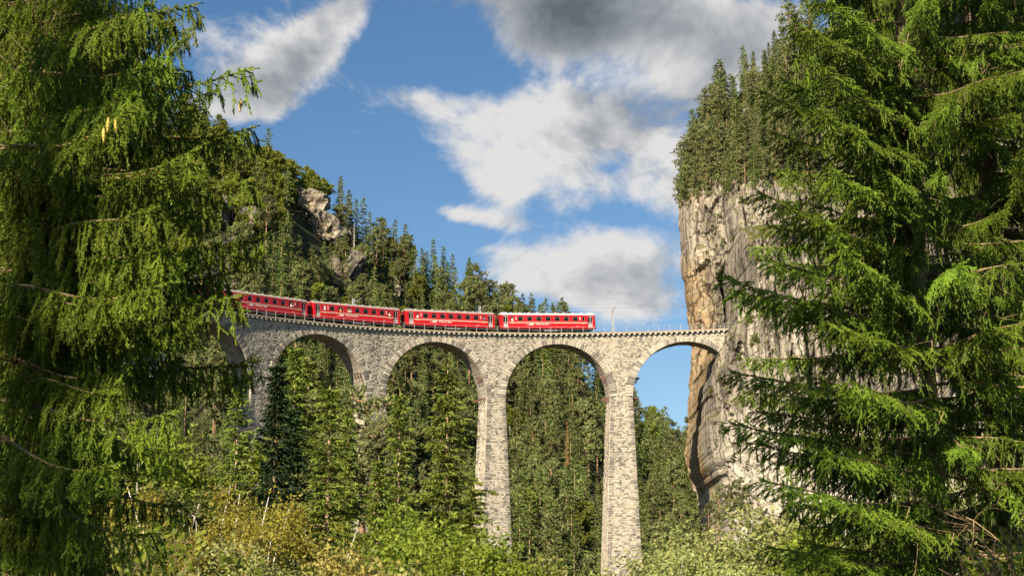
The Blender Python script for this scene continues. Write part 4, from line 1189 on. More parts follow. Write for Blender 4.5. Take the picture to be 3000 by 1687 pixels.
def broad(h, rad, seed, mtl='willow_leaf', bark='bark_grey', base=.12, leaf=.22, nleaf=9000, clumps=60, stemsn=1, droop=0.0, lean=0.0, r0=None, open_=.0, upright=.5, levels=3):
    """broad-leaved tree: branching limbs, leaves clustered on the outer twigs"""
    rs = np.random.RandomState(seed); limbs = []; tips = []
    def grow(p, d, L, r_, lev):
        pts = [p]; q = p.copy(); dd = d.copy()
        for j in range(3):
            dd = nrm(dd + rs.randn(3) * .16 + np.array([0, 0, .10 * upright - droop * .12 * (3 - lev)])); q = q + dd * L / 3; pts.append(q.copy())
        limbs.append(([tuple(a) for a in pts], [r_, r_ * .8, r_ * .6, r_ * .42]))
        if lev <= 0: tips.append((pts[1], pts[3])); return
        if lev <= 1: tips.append((pts[2], pts[3]))
        for k_ in range(3 if lev > 1 else 4):
            st = pts[rs.randint(1, 4)]; nd = nrm(dd + rs.randn(3) * (.75 if lev > 1 else .9)); nd[2] = nd[2] * .7 + .12 * upright
            grow(st, nrm(nd), L * rs.uniform(.5, .78), r_ * .5, lev - 1)
    r0 = r0 or h * .012 + .03
    for s_ in range(stemsn):
        d = nrm(np.array([rs.uniform(-.3, .3) * (stemsn > 1) + lean, rs.uniform(-.3, .3) * (stemsn > 1), 1.0]))
        p = np.array([rs.uniform(-.4, .4), rs.uniform(-.4, .4), 0.0]) * (stemsn > 1)
        pts = [p]; q = p.copy()
        for j in range(5):
            d = nrm(d + rs.randn(3) * .07 + np.array([0, 0, .05])); q = q + d * h * .9 / 5 * (rs.uniform(.8, 1) if stemsn > 1 else 1); pts.append(q.copy())
        limbs.append(([tuple(a) for a in pts], [r0, r0 * .85, r0 * .65, r0 * .48, r0 * .3, r0 * .12]))
        for i in range(int(clumps / stemsn / 3)):
            f = base + (1 - base) * rs.rand() ** .8; j = min(4, int(f * 5)); st = pts[j] + (pts[j + 1] - pts[j]) * (f * 5 - j)
            a = rs.rand() * 6.28; e = rs.uniform(.1, .7)
            L = rad * (math.sin(min(1.0, (1 - f) * 1.15 + .12) * math.pi * .62)) * rs.uniform(.45, .75)
            grow(st, nrm(np.array([math.cos(a), math.sin(a), e + .3 * upright])), L, r0 * .35 * (1 - f * .5), levels - 2 if levels > 2 else 1)
    P0 = np.array([a for a, b in tips]); P1 = np.array([b for a, b in tips])
    keep = rs.rand(len(P0)) > open_; P0 = P0[keep]; P1 = P1[keep]
    m = len(P0); rep = max(1, int(nleaf / m / 10))
    Q0 = np.repeat(P0, rep, 0) ; Q1 = np.repeat(P1, rep, 0); sp = rad * .085
    Q0 = Q0 + rs.randn(*Q0.shape) * sp; Q1 = Q1 + rs.randn(*Q1.shape) * sp - np.array([0, 0, droop * rad * .12])
    tin = np.repeat(rs.rand(m), rep) * .6 + rs.rand(len(Q0)) * .4
    Lm = np.linalg.norm(Q1 - Q0, axis=1).mean()
    V, F, T = blades(Q0, Q1, 10 / Lm, leaf, leaf * .62, (.3, 1.5), rs, .25, tin, quad=True)
    tm = trunk_mesh(limbs[0][0], limbs[0][1], bark, limbs[1:], 6)
    return tm, np_mesh('crown', V, F, M[mtl], T)

def tree(name, meshes, loc, h_scale=1.0, rot=None, label=None, cat='tree', group=None, crown_mat=None, sx=None):
    r_ = empty(name, loc, (0, 0, rng.uniform(0, 6.28) if rot is None else rot), label=label, cat=cat, group=group)
    r_.scale = (sx or h_scale, sx or h_scale, h_scale)
    link('trunk', meshes[0], r_); link('crown', meshes[1], r_)
    return r_
def put(name, meshes, H, px, top_py, Y, label, group=None, rot=None, wide=1.0, cat='tree', zbase=None):
    """stand a tree (mesh height H) at distance Y so that its top is seen at photo pixel px, top_py"""
    top = unp(px, top_py, Y); zb = ground(top.x, Y) if zbase is None else zbase
    hs = (top.z - zb) / H
    return tree(name, meshes, (top.x, Y, zb - .1), hs, rot, label, cat, group, sx=hs * wide)

# --- trees in the middle distance
SP = [spruce(25, 4.2, 1, .48, 9, .36, 8, .68, .105, gap=.03), spruce(25, 3.9, 2, .52, 8, .36, 8, .66, .10, gap=.06, droop=.7), spruce(25, 4.8, 3, .62, 8, .38, 9, .75, .11, gap=.08, droop=.8, skirt=.1),
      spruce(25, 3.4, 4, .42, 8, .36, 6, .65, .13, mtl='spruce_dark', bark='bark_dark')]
BI = [broad(20, 4.6, 21, 'birch_leaf', 'birch', .22, .15, 24000, 130, 3, .9, 0, .17), broad(20, 4.2, 22, 'birch_leaf', 'birch', .3, .15, 20000, 110, 4, 1.0, .12, .15)]
WI = [broad(14, 5.5, 31, 'willow_leaf', 'bark_grey', .08, .19, 40000, 150, 3), broad(14, 5.0, 32, 'willow_leaf', 'bark_grey', .1, .19, 36000, 140, 3, upright=.8)]
MA = [broad(14, 5.5, 41, 'maple_leaf', 'bark_grey', .1, .22, 32000, 150, 2)]
BR = [broad(14, 5.2, 51, 'bright_leaf', 'bark_grey', .08, .19, 36000, 150, 3), broad(14, 4.6, 52, 'bright_leaf', 'bark_grey', .12, .18, 32000, 130, 2)]
AS = [broad(16, 5.0, 61, 'ash_leaf', 'bark_grey', .15, .21, 34000, 140, 2), broad(16, 4.4, 62, 'ash_leaf', 'bark_grey', .2, .20, 30000, 120, 2)]
OP = [broad(12, 3.4, 71, 'willow_leaf', 'bark_dead', .15, .20, 3600, 90, 2, open_=.35), broad(12, 3.0, 72, 'maple_leaf', 'bark_grey', .3, .20, 3000, 80, 2, open_=.45)]
PI_ = [pine(16, 2.6, 81, .3, 'pine_far', 40, .6, 'bark_pine', 34, .09)]

g1 = 'spruces standing in the valley in front of the viaduct'
put('spruce', SP[0], 25, 866, 1000, 205, 'sunlit yellow green spruce reaching into the first full arch', g1)
put('spruce', SP[3], 25, 815, 1050, 190, 'near black shade-coloured spruce left of the sunlit one at the first full arch', g1, wide=1.1)
put('spruce', SP[1], 25, 968, 1118, 150, 'tall sunlit spruce with hanging sprays below the first full arch', g1, wide=1.25)
put('spruce', SP[2], 25, 1312, 1062, 165, 'largest sunlit spruce, its bare trunk showing, left of the central pier', g1, wide=1.2)
put('spruce', SP[1], 25, 1172, 1136, 170, 'slim spruce with stepped branches below the second full arch', g1, wide=1.0)
put('spruce', SP[0], 25, 905, 1040, 215, 'spruce right behind the sunlit one in the first full arch', g1)
put('spruce', SP[3], 25, 860, 1180, 200, 'dark shade-coloured spruce below the first full arch', g1, wide=1.2)
put('spruce', SP[0], 25, 1022, 1180, 185, 'small yellowish spruce at the foot of the second pier', g1, wide=.8)
put('pine', PI_[0], 16, 1062, 1158, 200, 'bluish young pine in front of the second pier, left one', 'young pines by the second pier')
put('pine', PI_[0], 16, 1092, 1235, 195, 'bluish young pine in front of the second pier, right one', 'young pines by the second pier')
put('spruce', SP[3], 25, 1240, 1250, 200, 'shade-coloured spruce between the two tallest valley spruces', g1)
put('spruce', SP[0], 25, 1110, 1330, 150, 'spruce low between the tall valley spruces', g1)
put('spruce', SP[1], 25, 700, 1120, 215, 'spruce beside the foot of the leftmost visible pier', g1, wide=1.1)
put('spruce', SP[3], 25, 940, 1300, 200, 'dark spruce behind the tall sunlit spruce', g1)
put('spruce', SP[0], 25, 1385, 1420, 160, 'spruce skirt overlapping the foot of the central pier', g1, wide=1.2)
g2 = 'birches on the left of the valley'
put('birch', BI[0], 20, 640, 1120, 165, 'golden green birch with several white stems', g2)
put('birch', BI[1], 20, 560, 1190, 150, 'birch with leaning white stems next to the spruce branches', g2)
put('birch', BI[0], 20, 740, 1250, 140, 'olive birch crown in front of the dark spruce', g2)
put('birch', BI[1], 20, 690, 1320, 125, 'low birch with a single white stem', g2)
g3 = 'broadleaf trees filling the valley floor'
def fillrow(lst):
    for (n, ms, H, px, py, Y, lab, wd) in lst: put(n, ms, H, px, py, Y, lab, g3, wide=wd)
fillrow([
    ('broadleaf_tree', BR[0], 14, 745, 1130, 225, 'bright green tree beside the leftmost visible pier', 1.0),
    ('broadleaf_tree', AS[0], 16, 640, 1050, 235, 'dense tree behind the birches at the left end of the viaduct', 1.2),
    ('broadleaf_tree', BR[1], 14, 500, 1150, 215, 'bright tree showing between spruce twigs and birches', 1.1),
    ('broadleaf_tree', AS[1], 16, 430, 1230, 190, 'olive tree behind the lower left spruce branches', 1.2),
    ('willow_tree', WI[0], 14, 850, 1480, 115, 'pale willow below the first full arch, left of the turning maple', 1.0),
    ('willow_tree', WI[1], 14, 905, 1560, 100, 'small pale willow at the lower edge, left of the maple', 1.1),
    ('maple_tree', MA[0], 14, 1010, 1500, 105, 'maple with yellow and rust coloured leaves', 1.0),
    ('broadleaf_tree', BR[0], 14, 1165, 1360, 140, 'bright green tree between the two tall spruces', 1.0),
    ('broadleaf_tree', BR[1], 14, 1250, 1410, 130, 'bright green tree below the largest valley spruce', 1.1),
    ('broadleaf_tree', BR[0], 14, 1330, 1480, 120, 'bright green tree at the left foot of the central pier', 1.0),
    ('willow_tree', OP[0], 12, 1180, 1480, 95, 'open pale shrub with visible twigs at the lower centre', 1.1),
    ('broadleaf_tree', AS[1], 16, 1100, 1560, 100, 'dark green ash at the lower edge', 1.2),
    ('broadleaf_tree', AS[0], 16, 780, 1530, 105, 'olive ash below the birches', 1.1),
    ('broadleaf_tree', AS[1], 16, 640, 1520, 95, 'green shrub tree under the birches', 1.3),
    ('broadleaf_tree', AS[0], 16, 520, 1400, 120, 'dark green tree left of the birch stems', 1.3),
    ('broadleaf_tree', BR[1], 14, 480, 1600, 80, 'fresh green shrub at the lower left edge', 1.3),
    ('broadleaf_tree', AS[0], 16, 1310, 1640, 95, 'shrub tree covering the foot of the central pier', 1.2),
    ('willow_tree', OP[1], 12, 1545, 1540, 190, 'sparse shrub with bare twigs right of the central pier', 1.1),
    ('willow_tree', OP[0], 12, 1500, 1600, 150, 'bare twigged bush at the right foot of the central pier', 1.1),
    ('willow_tree', OP[0], 12, 1716, 1478, 220, 'small round topped tree between the two tall piers', 1.2),
    ('broadleaf_tree', BR[1], 14, 1700, 1615, 170, 'bright green bush between the two tall piers', 1.3),
    ('broadleaf_tree', BR[0], 14, 1640, 1660, 150, 'low bright bush between the piers', 1.2),
    ('willow_tree', WI[0], 14, 1885, 1465, 190, 'big pale willow right of the right tall pier', 1.0),
    ('willow_tree', WI[1], 14, 1835, 1580, 170, 'pale willow covering the foot of the right pier', 1.1),
    ('willow_tree', WI[0], 14, 1985, 1560, 160, 'pale willow between the right pier and the cliff', 1.0),
    ('willow_tree', WI[1], 14, 2080, 1540, 150, 'pale yellow green willow below the cliff', 1.1),
    ('willow_tree', WI[0], 14, 2170, 1520, 160, 'pale willow at the white foot of the cliff', 1.1),
    ('willow_tree', WI[1], 14, 2290, 1400, 180, 'tall pale willow below the cliff, behind the right spruce', 1.2),
    ('willow_tree', WI[0], 14, 2410, 1380, 170, 'pale willow behind the right spruce branches', 1.2),
    ('willow_tree', WI[1], 14, 2230, 1620, 110, 'willow at the lower edge left of the right spruce', 1.2),
    ('broadleaf_tree', AS[0], 16, 2540, 1420, 150, 'green tree behind the right spruce trunk', 1.4),
    ('broadleaf_tree', BR[0], 14, 2700, 1350, 130, 'bright tree behind the gap right of the trunk', 1.4),
    ('willow_tree', WI[0], 14, 2880, 1200, 130, 'pale tree glowing through the twigs at the right edge', 1.5),
    ('broadleaf_tree', AS[1], 16, 300, 1350, 130, 'tree behind the lowest left spruce branches', 1.4),
    ('broadleaf_tree', AS[0], 16, 120, 1300, 140, 'tree behind the left edge of the picture', 1.5),
    ('broadleaf_tree', BR[1], 14, 40, 1000, 200, 'tall tree behind the left spruce', 1.5),
    ('broadleaf_tree', AS[0], 16, 330, 1080, 230, 'tree far behind the left spruce trunk', 1.4),
])

# --- the forest on the mountain: individuals nearest the eye, the rest as one mass
FF = [spruce(16, 3.2, 101, .8, 6, .65, 4, .9, .21, mtl='fir_far', limbw=0), spruce(16, 2.6, 102, .85, 6, .6, 4, .85, .20, mtl='fir_far', limbw=0, gap=.1), spruce(16, 3.6, 103, .95, 6, .65, 4, 1.0, .22, mtl='fir_far', limbw=0, gap=.12, power=.7)]
FP = [pine(15, 2.9, 111, .35, 'pine_far', 26, .9, 'bark_pine', 16, .26), pine(15, 2.5, 112, .45, 'pine_far', 22, .9, 'bark_pine', 16, .24)]
FD = [broad(13, 4.2, 121, 'broad_far', 'bark_grey', .15, .55, 5200, 90, 1), broad(12, 3.8, 122, 'broad_far', 'bark_grey', .15, .5, 4600, 80, 2)]
BARE = []
FRND = random.Random(5)
def zone_label(kind, px, py, hs=1.0):
    size = 'small' if hs < 1.05 else ('tall' if hs > 1.3 else 'middling')
    ridge = float(np.interp(px, [r_[0] for r_ in RIDGE], [r_[1] for r_ in RIDGE])) - 70
    if px < 1500 and py < 900 or py < ridge + 60 and px < 1700:
        car = 'beside the left spruce' if px < 660 else 'above the second carriage' if px < 930 else 'above the third carriage' if px < 1195 else 'above the fourth carriage' if px < 1470 else 'above the silver roofed carriage'
        v = 'on the skyline' if py < ridge + 55 else 'high on the mountain' if py < 640 else 'low on the mountain'
        z_ = v + ' ' + car
    else:
        arch = 'left of the first full arch' if px < 790 else 'behind the first full arch' if px < 1110 else 'behind the second full arch' if px < 1440 else 'between the two tall piers' if px < 1800 else 'between right pier and cliff'
        v = 'at springing height' if py < 1190 else 'at upper pier height' if py < 1330 else 'at half pier height' if py < 1470 else 'low in the valley'
        z_ = arch + ', ' + v
    return f'{size} {kind} {z_}', f'forest trees {z_}'
def project(p):
    d = p.y * math.cos(PITCH) + p.z * math.sin(PITCH); u = -p.y * math.sin(PITCH) + p.z * math.cos(PITCH)
    return CX + FOC * p.x / d, CY - FOC * u / d
cand = []
gx = np.arange(-190, 150, 6.8); gy = np.arange(395, 770, 6.8)
for x in gx:
    for y in gy:
        xx = x + FRND.uniform(-3.4, 3.4); yy = y + FRND.uniform(-3.4, 3.4)
        if yy > float(ridge_y(xx)) + 14: continue
        zz = float(hill(xx, yy)); px, py = project(Vector((xx, yy, zz + 10)))
        if px < -150 or px > 2300 or py > 1800: continue
        cand.append((xx, yy, zz, px, py))
rocks = [(905, 625, 60, 60), (960, 690, 70, 55), (1015, 800, 48, 60), (735, 650, 30, 30), (655, 640, 25, 45), (690, 770, 40, 55), (620, 800, 45, 55), (1160, 850, 12, 30), (1712, 1085, 38, 90)]
inds = []; mass = []
for c in cand:
    xx, yy, zz, px, py = c
    skip = False
    for a, b, w, h_ in rocks:
        if abs(px - a) < w * .8 and b - h_ * .5 < py < b + h_ * 1.0: skip = True
    if skip and FRND.random() < .93: continue
    nz = float(fbm(xx / 45., yy / 45., 2.0, 3))
    vis = (520 < px < 2060) and not (1400 < px < 1500 and py > 1000)
    u_ = FRND.random()
    upper = py < 640 and px < 1100
    if upper and nz > -.15 and u_ < .6: kind = 'D'
    elif u_ < .28 + .2 * nz: kind = 'P'
    elif u_ > .93: kind = 'D'
    else: kind = 'F'
    hs = FRND.uniform(.85, 1.5)
    inds.append((kind, hs, c, vis))
FRND.shuffle(inds)
vis_l = [i for i in inds if i[3]]; oth = [i for i in inds if not i[3]]
vis_l.sort(key=lambda i: i[2][1] - 60 * i[1])
KN = {'F': ('spruce', FF, 'slender spruce'), 'P': ('pine', FP, 'pale pine'), 'D': ('broadleaf_tree', FD, 'yellowish broadleaf tree')}
def spread_pick(lst, n):
    """spread the named individuals over the whole view"""
    step = max(1, len(lst) // n); return lst[::step][:n], [v for i, v in enumerate(lst) if not (i % step == 0 and i // step < n)]
named, rest = spread_pick(vis_l, 250)
for kind, hs, (xx, yy, zz, px, py), _ in named:
    nm, ms, kl = KN[kind]; lab, grp = zone_label(kl, px, py, hs)
    tree(nm, FRND.choice(ms), (xx, yy, zz - .5), hs, FRND.uniform(0, 6.28), lab, 'tree', grp)
# the rest of the wood: one object whose nodes set tree meshes on points
def scatter(name, items, label):
    cl = bpy.data.collections.new(name + '_kinds')
    kinds = FF + FP + FD; objs = []
    for i, (t_, c_) in enumerate(kinds):
        bmj = bmesh.new(); bmj.from_mesh(c_); me = bpy.data.meshes.new('wood_tree_%d' % i)
        k0 = len(bmj.faces); bmj.from_mesh(t_); bmj.faces.ensure_lookup_table()
        for f in bmj.faces[k0:]: f.material_index = 1
        bmj.to_mesh(me); bmj.free(); me.materials.append(c_.materials[0]); me.materials.append(t_.materials[0])
        objs.append(me)
    idx = {'F': (0, 3), 'P': (3, 5), 'D': (5, 7)}
    groups = {}
    for kind, hs, c, _ in items:
        i = FRND.randrange(*idx[kind]); groups.setdefault(i, []).append((c[0], c[1], c[2] - .5, hs))
    me = bpy.data.meshes.new(name); pts = []; sc_a = []; ki = []; ro = []
    for i, l in groups.items():
        for p in l: pts.append(p[:3]); sc_a.append(p[3]); ki.append(i); ro.append(FRND.uniform(0, 6.28))
    me.from_pydata(pts, [], [])
    for n_, t_, v_ in (('hs', 'FLOAT', sc_a), ('ki', 'INT', ki), ('ro', 'FLOAT', ro)):
        a = me.attributes.new(n_, t_, 'POINT'); a.data.foreach_set('value', v_)
    o = link(name, me, None, label=label, cat='forest', kind='stuff')
    ng = bpy.data.node_groups.new(name, 'GeometryNodeTree'); ng.interface.new_socket('Geometry', in_out='INPUT', socket_type='NodeSocketGeometry'); ng.interface.new_socket('Geometry', in_out='OUTPUT', socket_type='NodeSocketGeometry')
    N_ = ng.nodes; Lk = ng.links; gi = N_.new('NodeGroupInput'); go = N_.new('NodeGroupOutput'); jn = N_.new('GeometryNodeJoinGeometry')
    def na(nm_, ty):
        a = N_.new('GeometryNodeInputNamedAttribute'); a.data_type = ty; a.inputs[0].default_value = nm_; return a.outputs[0]
    sc_ = na('hs', 'FLOAT'); kk_ = na('ki', 'INT'); rr_ = na('ro', 'FLOAT')
    rv = N_.new('ShaderNodeCombineXYZ'); Lk.new(rr_, rv.inputs[2])
    for i, m_ in enumerate(objs):
        if i not in groups: continue
        ho = bpy.data.objects.new('forest_tree_model', m_)    # only a source for the nodes, not linked to the scene
        oi = N_.new('GeometryNodeObjectInfo'); oi.inputs[0].default_value = ho
        cmp_ = N_.new('FunctionNodeCompare'); cmp_.data_type = 'INT'; cmp_.operation = 'EQUAL'
        Lk.new(kk_, cmp_.inputs[2]); cmp_.inputs[3].default_value = i
        ip = N_.new('GeometryNodeInstanceOnPoints'); Lk.new(gi.outputs[0], ip.inputs[0]); Lk.new(cmp_.outputs[0], ip.inputs[1]); Lk.new(oi.outputs['Geometry'], ip.inputs[2])
        Lk.new(rv.outputs[0], ip.inputs[5]); Lk.new(sc_, ip.inputs[6]); Lk.new(ip.outputs[0], jn.inputs[0])
    Lk.new(jn.outputs[0], go.inputs[0])
    md = o.modifiers.new('trees', 'NODES'); md.node_group = ng
    return o
scatter('mountain_forest', rest + oth, 'dense mixed forest covering the mountain behind the viaduct')

# single trees that stand out on the mountain
def stand(name, ms, H, px, py, hpx, label, cat='tree', wide=1.0, tb=None, push=0.0, group=None):
    """tree whose top is at px,py and whose foot is hpx pixels lower on the slope"""
    h, n = ray(px, py + hpx, tb or TB)
    if h is None: return None
    Y = h.y - push; top = unp(px, py, Y); hs = (top.z - h.z) / H
    r_ = tree(name, ms, (h.x, Y, h.z), hs, None, label, cat, group, sx=hs * wide); return r_
snag_b = MB(); snag_b.tube([(0, 0, 0), (.05, 0, 9), (.1, .05, 18)], [.28, .16, .03], 6)
for i in range(46):
    z_ = 5 + i * .28; a = i * 2.4; L = 2.0 * (1 - z_ / 19.5) + .25
    snag_b.tube([(0, 0, z_), (math.cos(a) * L * .6, math.sin(a) * L * .6, z_ + .1), (math.cos(a) * L, math.sin(a) * L, z_ - .3 * L)], [.04, .03, .01], 3, cap=False)
snag_m = snag_b.mesh('dead_trunk', M['bark_dead'])
def snag(px, py, hpx, label):
    h, n = ray(px, py + hpx, TB); Y = h.y - 8; top = unp(px, py, Y); hs = (top.z - h.z) / 18
    r_ = empty('dead_tree', (h.x, Y, h.z), (0, 0, rng.uniform(0, 6)), label=label, cat='dead tree'); r_.scale = (hs,) * 3; link('dead_trunk', snag_m, r_)
snag(1041, 652, 150, 'tall bare pale dead tree with stub branches above the third carriage')
snag(1060, 715, 100, 'second thin dead tree just right of the tall bare one')
DN = spruce(16, 2.4, 131, .9, 5, .8, 2, 1.0, .22, mtl='dead_needles', limbw=.03, gap=.2)
stand('spruce', DN, 16, 1383, 735, 120, 'rust brown dying conifer near the right end of the ridge', push=6)
stand('spruce', DN, 16, 1655, 1235, 150, 'brown dead conifer on the slope between the two tall piers', push=25, wide=.6)
for px, py, hp, lab in ((790, 592, 90, 'pale rounded pine left of the sunlit cream rock'), (855, 640, 80, 'pale pine between the rounded pine and the cream rock'), (1108, 665, 130, 'tall pale pine right of the dead tree'), (1000, 700, 100, 'bent pale pine under the cream rock'),
                        (870, 690, 110, 'pale pine low under the cream rock'), (1175, 760, 90, 'pale leaning pine above the third carriage'), (960, 765, 70, 'small pale pine above the second carriage'), (1290, 812, 60, 'small pale pine near the lower ridge')):
    stand('pine', FP[0], 15, px, py, hp, lab, push=8, wide=1.05)
for px, py, hp, ms, lab in ((1535, 853, 70, FP[1], 'dark pine standing against the sky just above the last two carriages'), (1645, 888, 60, FP[0], 'broad crowned pine against the sky above the silver roofed carriage')):
    stand('pine', ms, 15, px, py, hp + 60, lab, push=0, wide=1.2)
stand('broadleaf_tree', FD[0], 13, 1572, 905, 80, 'small bright bush against the sky above the last carriage', push=2)

# --- trees on and below the cliff
CP = [pine(11, 1.9, 141, .25, 'pine_far', 24, .55, 'bark_pine', 30, .16), pine(11, 1.6, 142, .35, 'pine_far', 20, .5, 'bark_pine', 30, .15), spruce(11, 1.9, 143, .5, 6, .4, 4, .6, .15, mtl='fir_far', limbw=0), spruce(11, 1.6, 144, .55, 6, .4, 4, .6, .15, mtl='pine_far', limbw=0, power=.6), spruce(11, 2.2, 145, .6, 6, .45, 4, .7, .15, mtl='fir_far', limbw=0, power=.6, skirt=.15)]
crn = random.Random(9)
cl_pts = []
for _ in range(2600):
    px = crn.uniform(1960, 2760); py = crn.uniform(-60, 640)
    h, n = ray(px, py, CB)
    if h is None: continue
    edge = 640 - (px - 2000) * .55 if px < 2120 else 575 - (px - 2120) * .15
    if py > edge: continue
    cl_pts.append((h, n, px, py))
used = []
cnt = 0
for h, n, px, py in cl_pts:
    if any((h - q).length < 1.9 for q in used) or (px > 2380 and crn.random() < .93): continue
    used.append(h); cnt += 1
    if cnt > 330: break
    ms = crn.choice(CP); hs = crn.uniform(.6, 1.05) * (1.3 if crn.random() < .25 else 1)
    nm = 'pine' if ms in CP[:2] else 'spruce'
    z_ = ('at the left rim' if px < 2080 else 'left of centre' if px < 2180 else 'right of centre' if px < 2300 else 'behind the right spruce') + (', on the top of the cliff' if py < 250 else ', halfway up the cliff top wood' if py < 400 else ', just above the bare cliff face')
    tree(nm, ms, tuple(h + Vector((0, .4, -.6))), hs, crn.uniform(0, 6.28), f'{"short" if hs < .75 else "slender" if hs < .9 else "tall"} {nm} {z_}', 'tree', f'trees {z_}')
RIMW = 'lowest second third fourth fifth sixth seventh eighth ninth tenth eleventh twelfth thirteenth fourteenth fifteenth sixteenth seventeenth eighteenth topmost'.split()
# trees rooted on the left rim so that they lean out over the drop
for px, py in ((2010, 640), (2000, 600), (1992, 560), (2040, 540), (1985, 500), (2015, 500), (2030, 460), (1996, 455), (2060, 420), (2020, 415), (2085, 380), (2045, 370), (2070, 320), (2090, 280), (2118, 235), (2150, 200), (2190, 165), (2240, 150), (2290, 150)):
    rim_n = globals().get('rim_n', 0) + 1
    h, n = ray(px + 16, py, CB)
    if h is None:
        h, n = ray(px + 45, py, CB)
    if h is None: continue
    tree('pine', crn.choice(CP[:2]), tuple(h + Vector((0, .5, -.5))), crn.uniform(.75, 1.05), crn.uniform(0, 6), f'{RIMW[rim_n - 1]} pine up the left rim of the cliff, against the clouds', 'tree', 'pines on the left rim of the cliff')
for px, py, hs, wd_ in ((2105, 1420, 1.0, 'second from left'), (2140, 1415, 1.1, 'tallest'), (2165, 1400, .9, 'second from right'), (2190, 1430, .9, 'rightmost'), (2075, 1470, .9, 'leftmost')):
    top = unp(px, py, 300); zb = top.z - 11 * hs
    tree('pine', CP[1], (top.x, 300, zb), hs, None, wd_ + ' of five slim pines in front of the pale foot of the cliff', 'tree', 'slim pines at the foot of the cliff')
SH = broad(2.4, 1.3, 151, 'grass', 'bark_grey', .1, .28, 900, 40, 2)
for px, py, s_ in ((2130, 560, 1.2), (2175, 600, 1.0), (2125, 720, 1.0), (2150, 705, .8), (2110, 640, .9), (2200, 950, 1.0), (2220, 1010, 1.3), (2170, 1060, 1.1), (2150, 1120, .9), (2215, 1090, 1.2), (2090, 1150, .8), (2110, 1110, .7), (2060, 1010, .4),
                   (2180, 1180, .9), (2240, 880, 1.2), (2230, 760, 1.0), (2080, 1380, .8), (2060, 1440, 1.2), (2015, 1240, .9), (2010, 1220, .8), (2100, 1300, .7), (2190, 1240, .8), (2160, 860, .5)):
    h, n = ray(px, py, CB)
    if h is None: h, n = ray(px + 25, py, CB)
    if h is None: continue
    tree('shrub', SH, tuple(h + Vector((0, .2, -.5))), s_, None, f"{'tiny' if s_ < .75 else 'small' if s_ < .95 else 'broad' if s_ < 1.15 else 'big'} green tuft {'above' if py < 900 else 'just below' if py < 1130 else 'far below'} deck level, {'on the left edge' if px < 2085 else 'left' if px < 2135 else 'middle' if px < 2185 else 'right'} of the bare cliff", 'shrub', 'tufts on the ledges of the cliff')
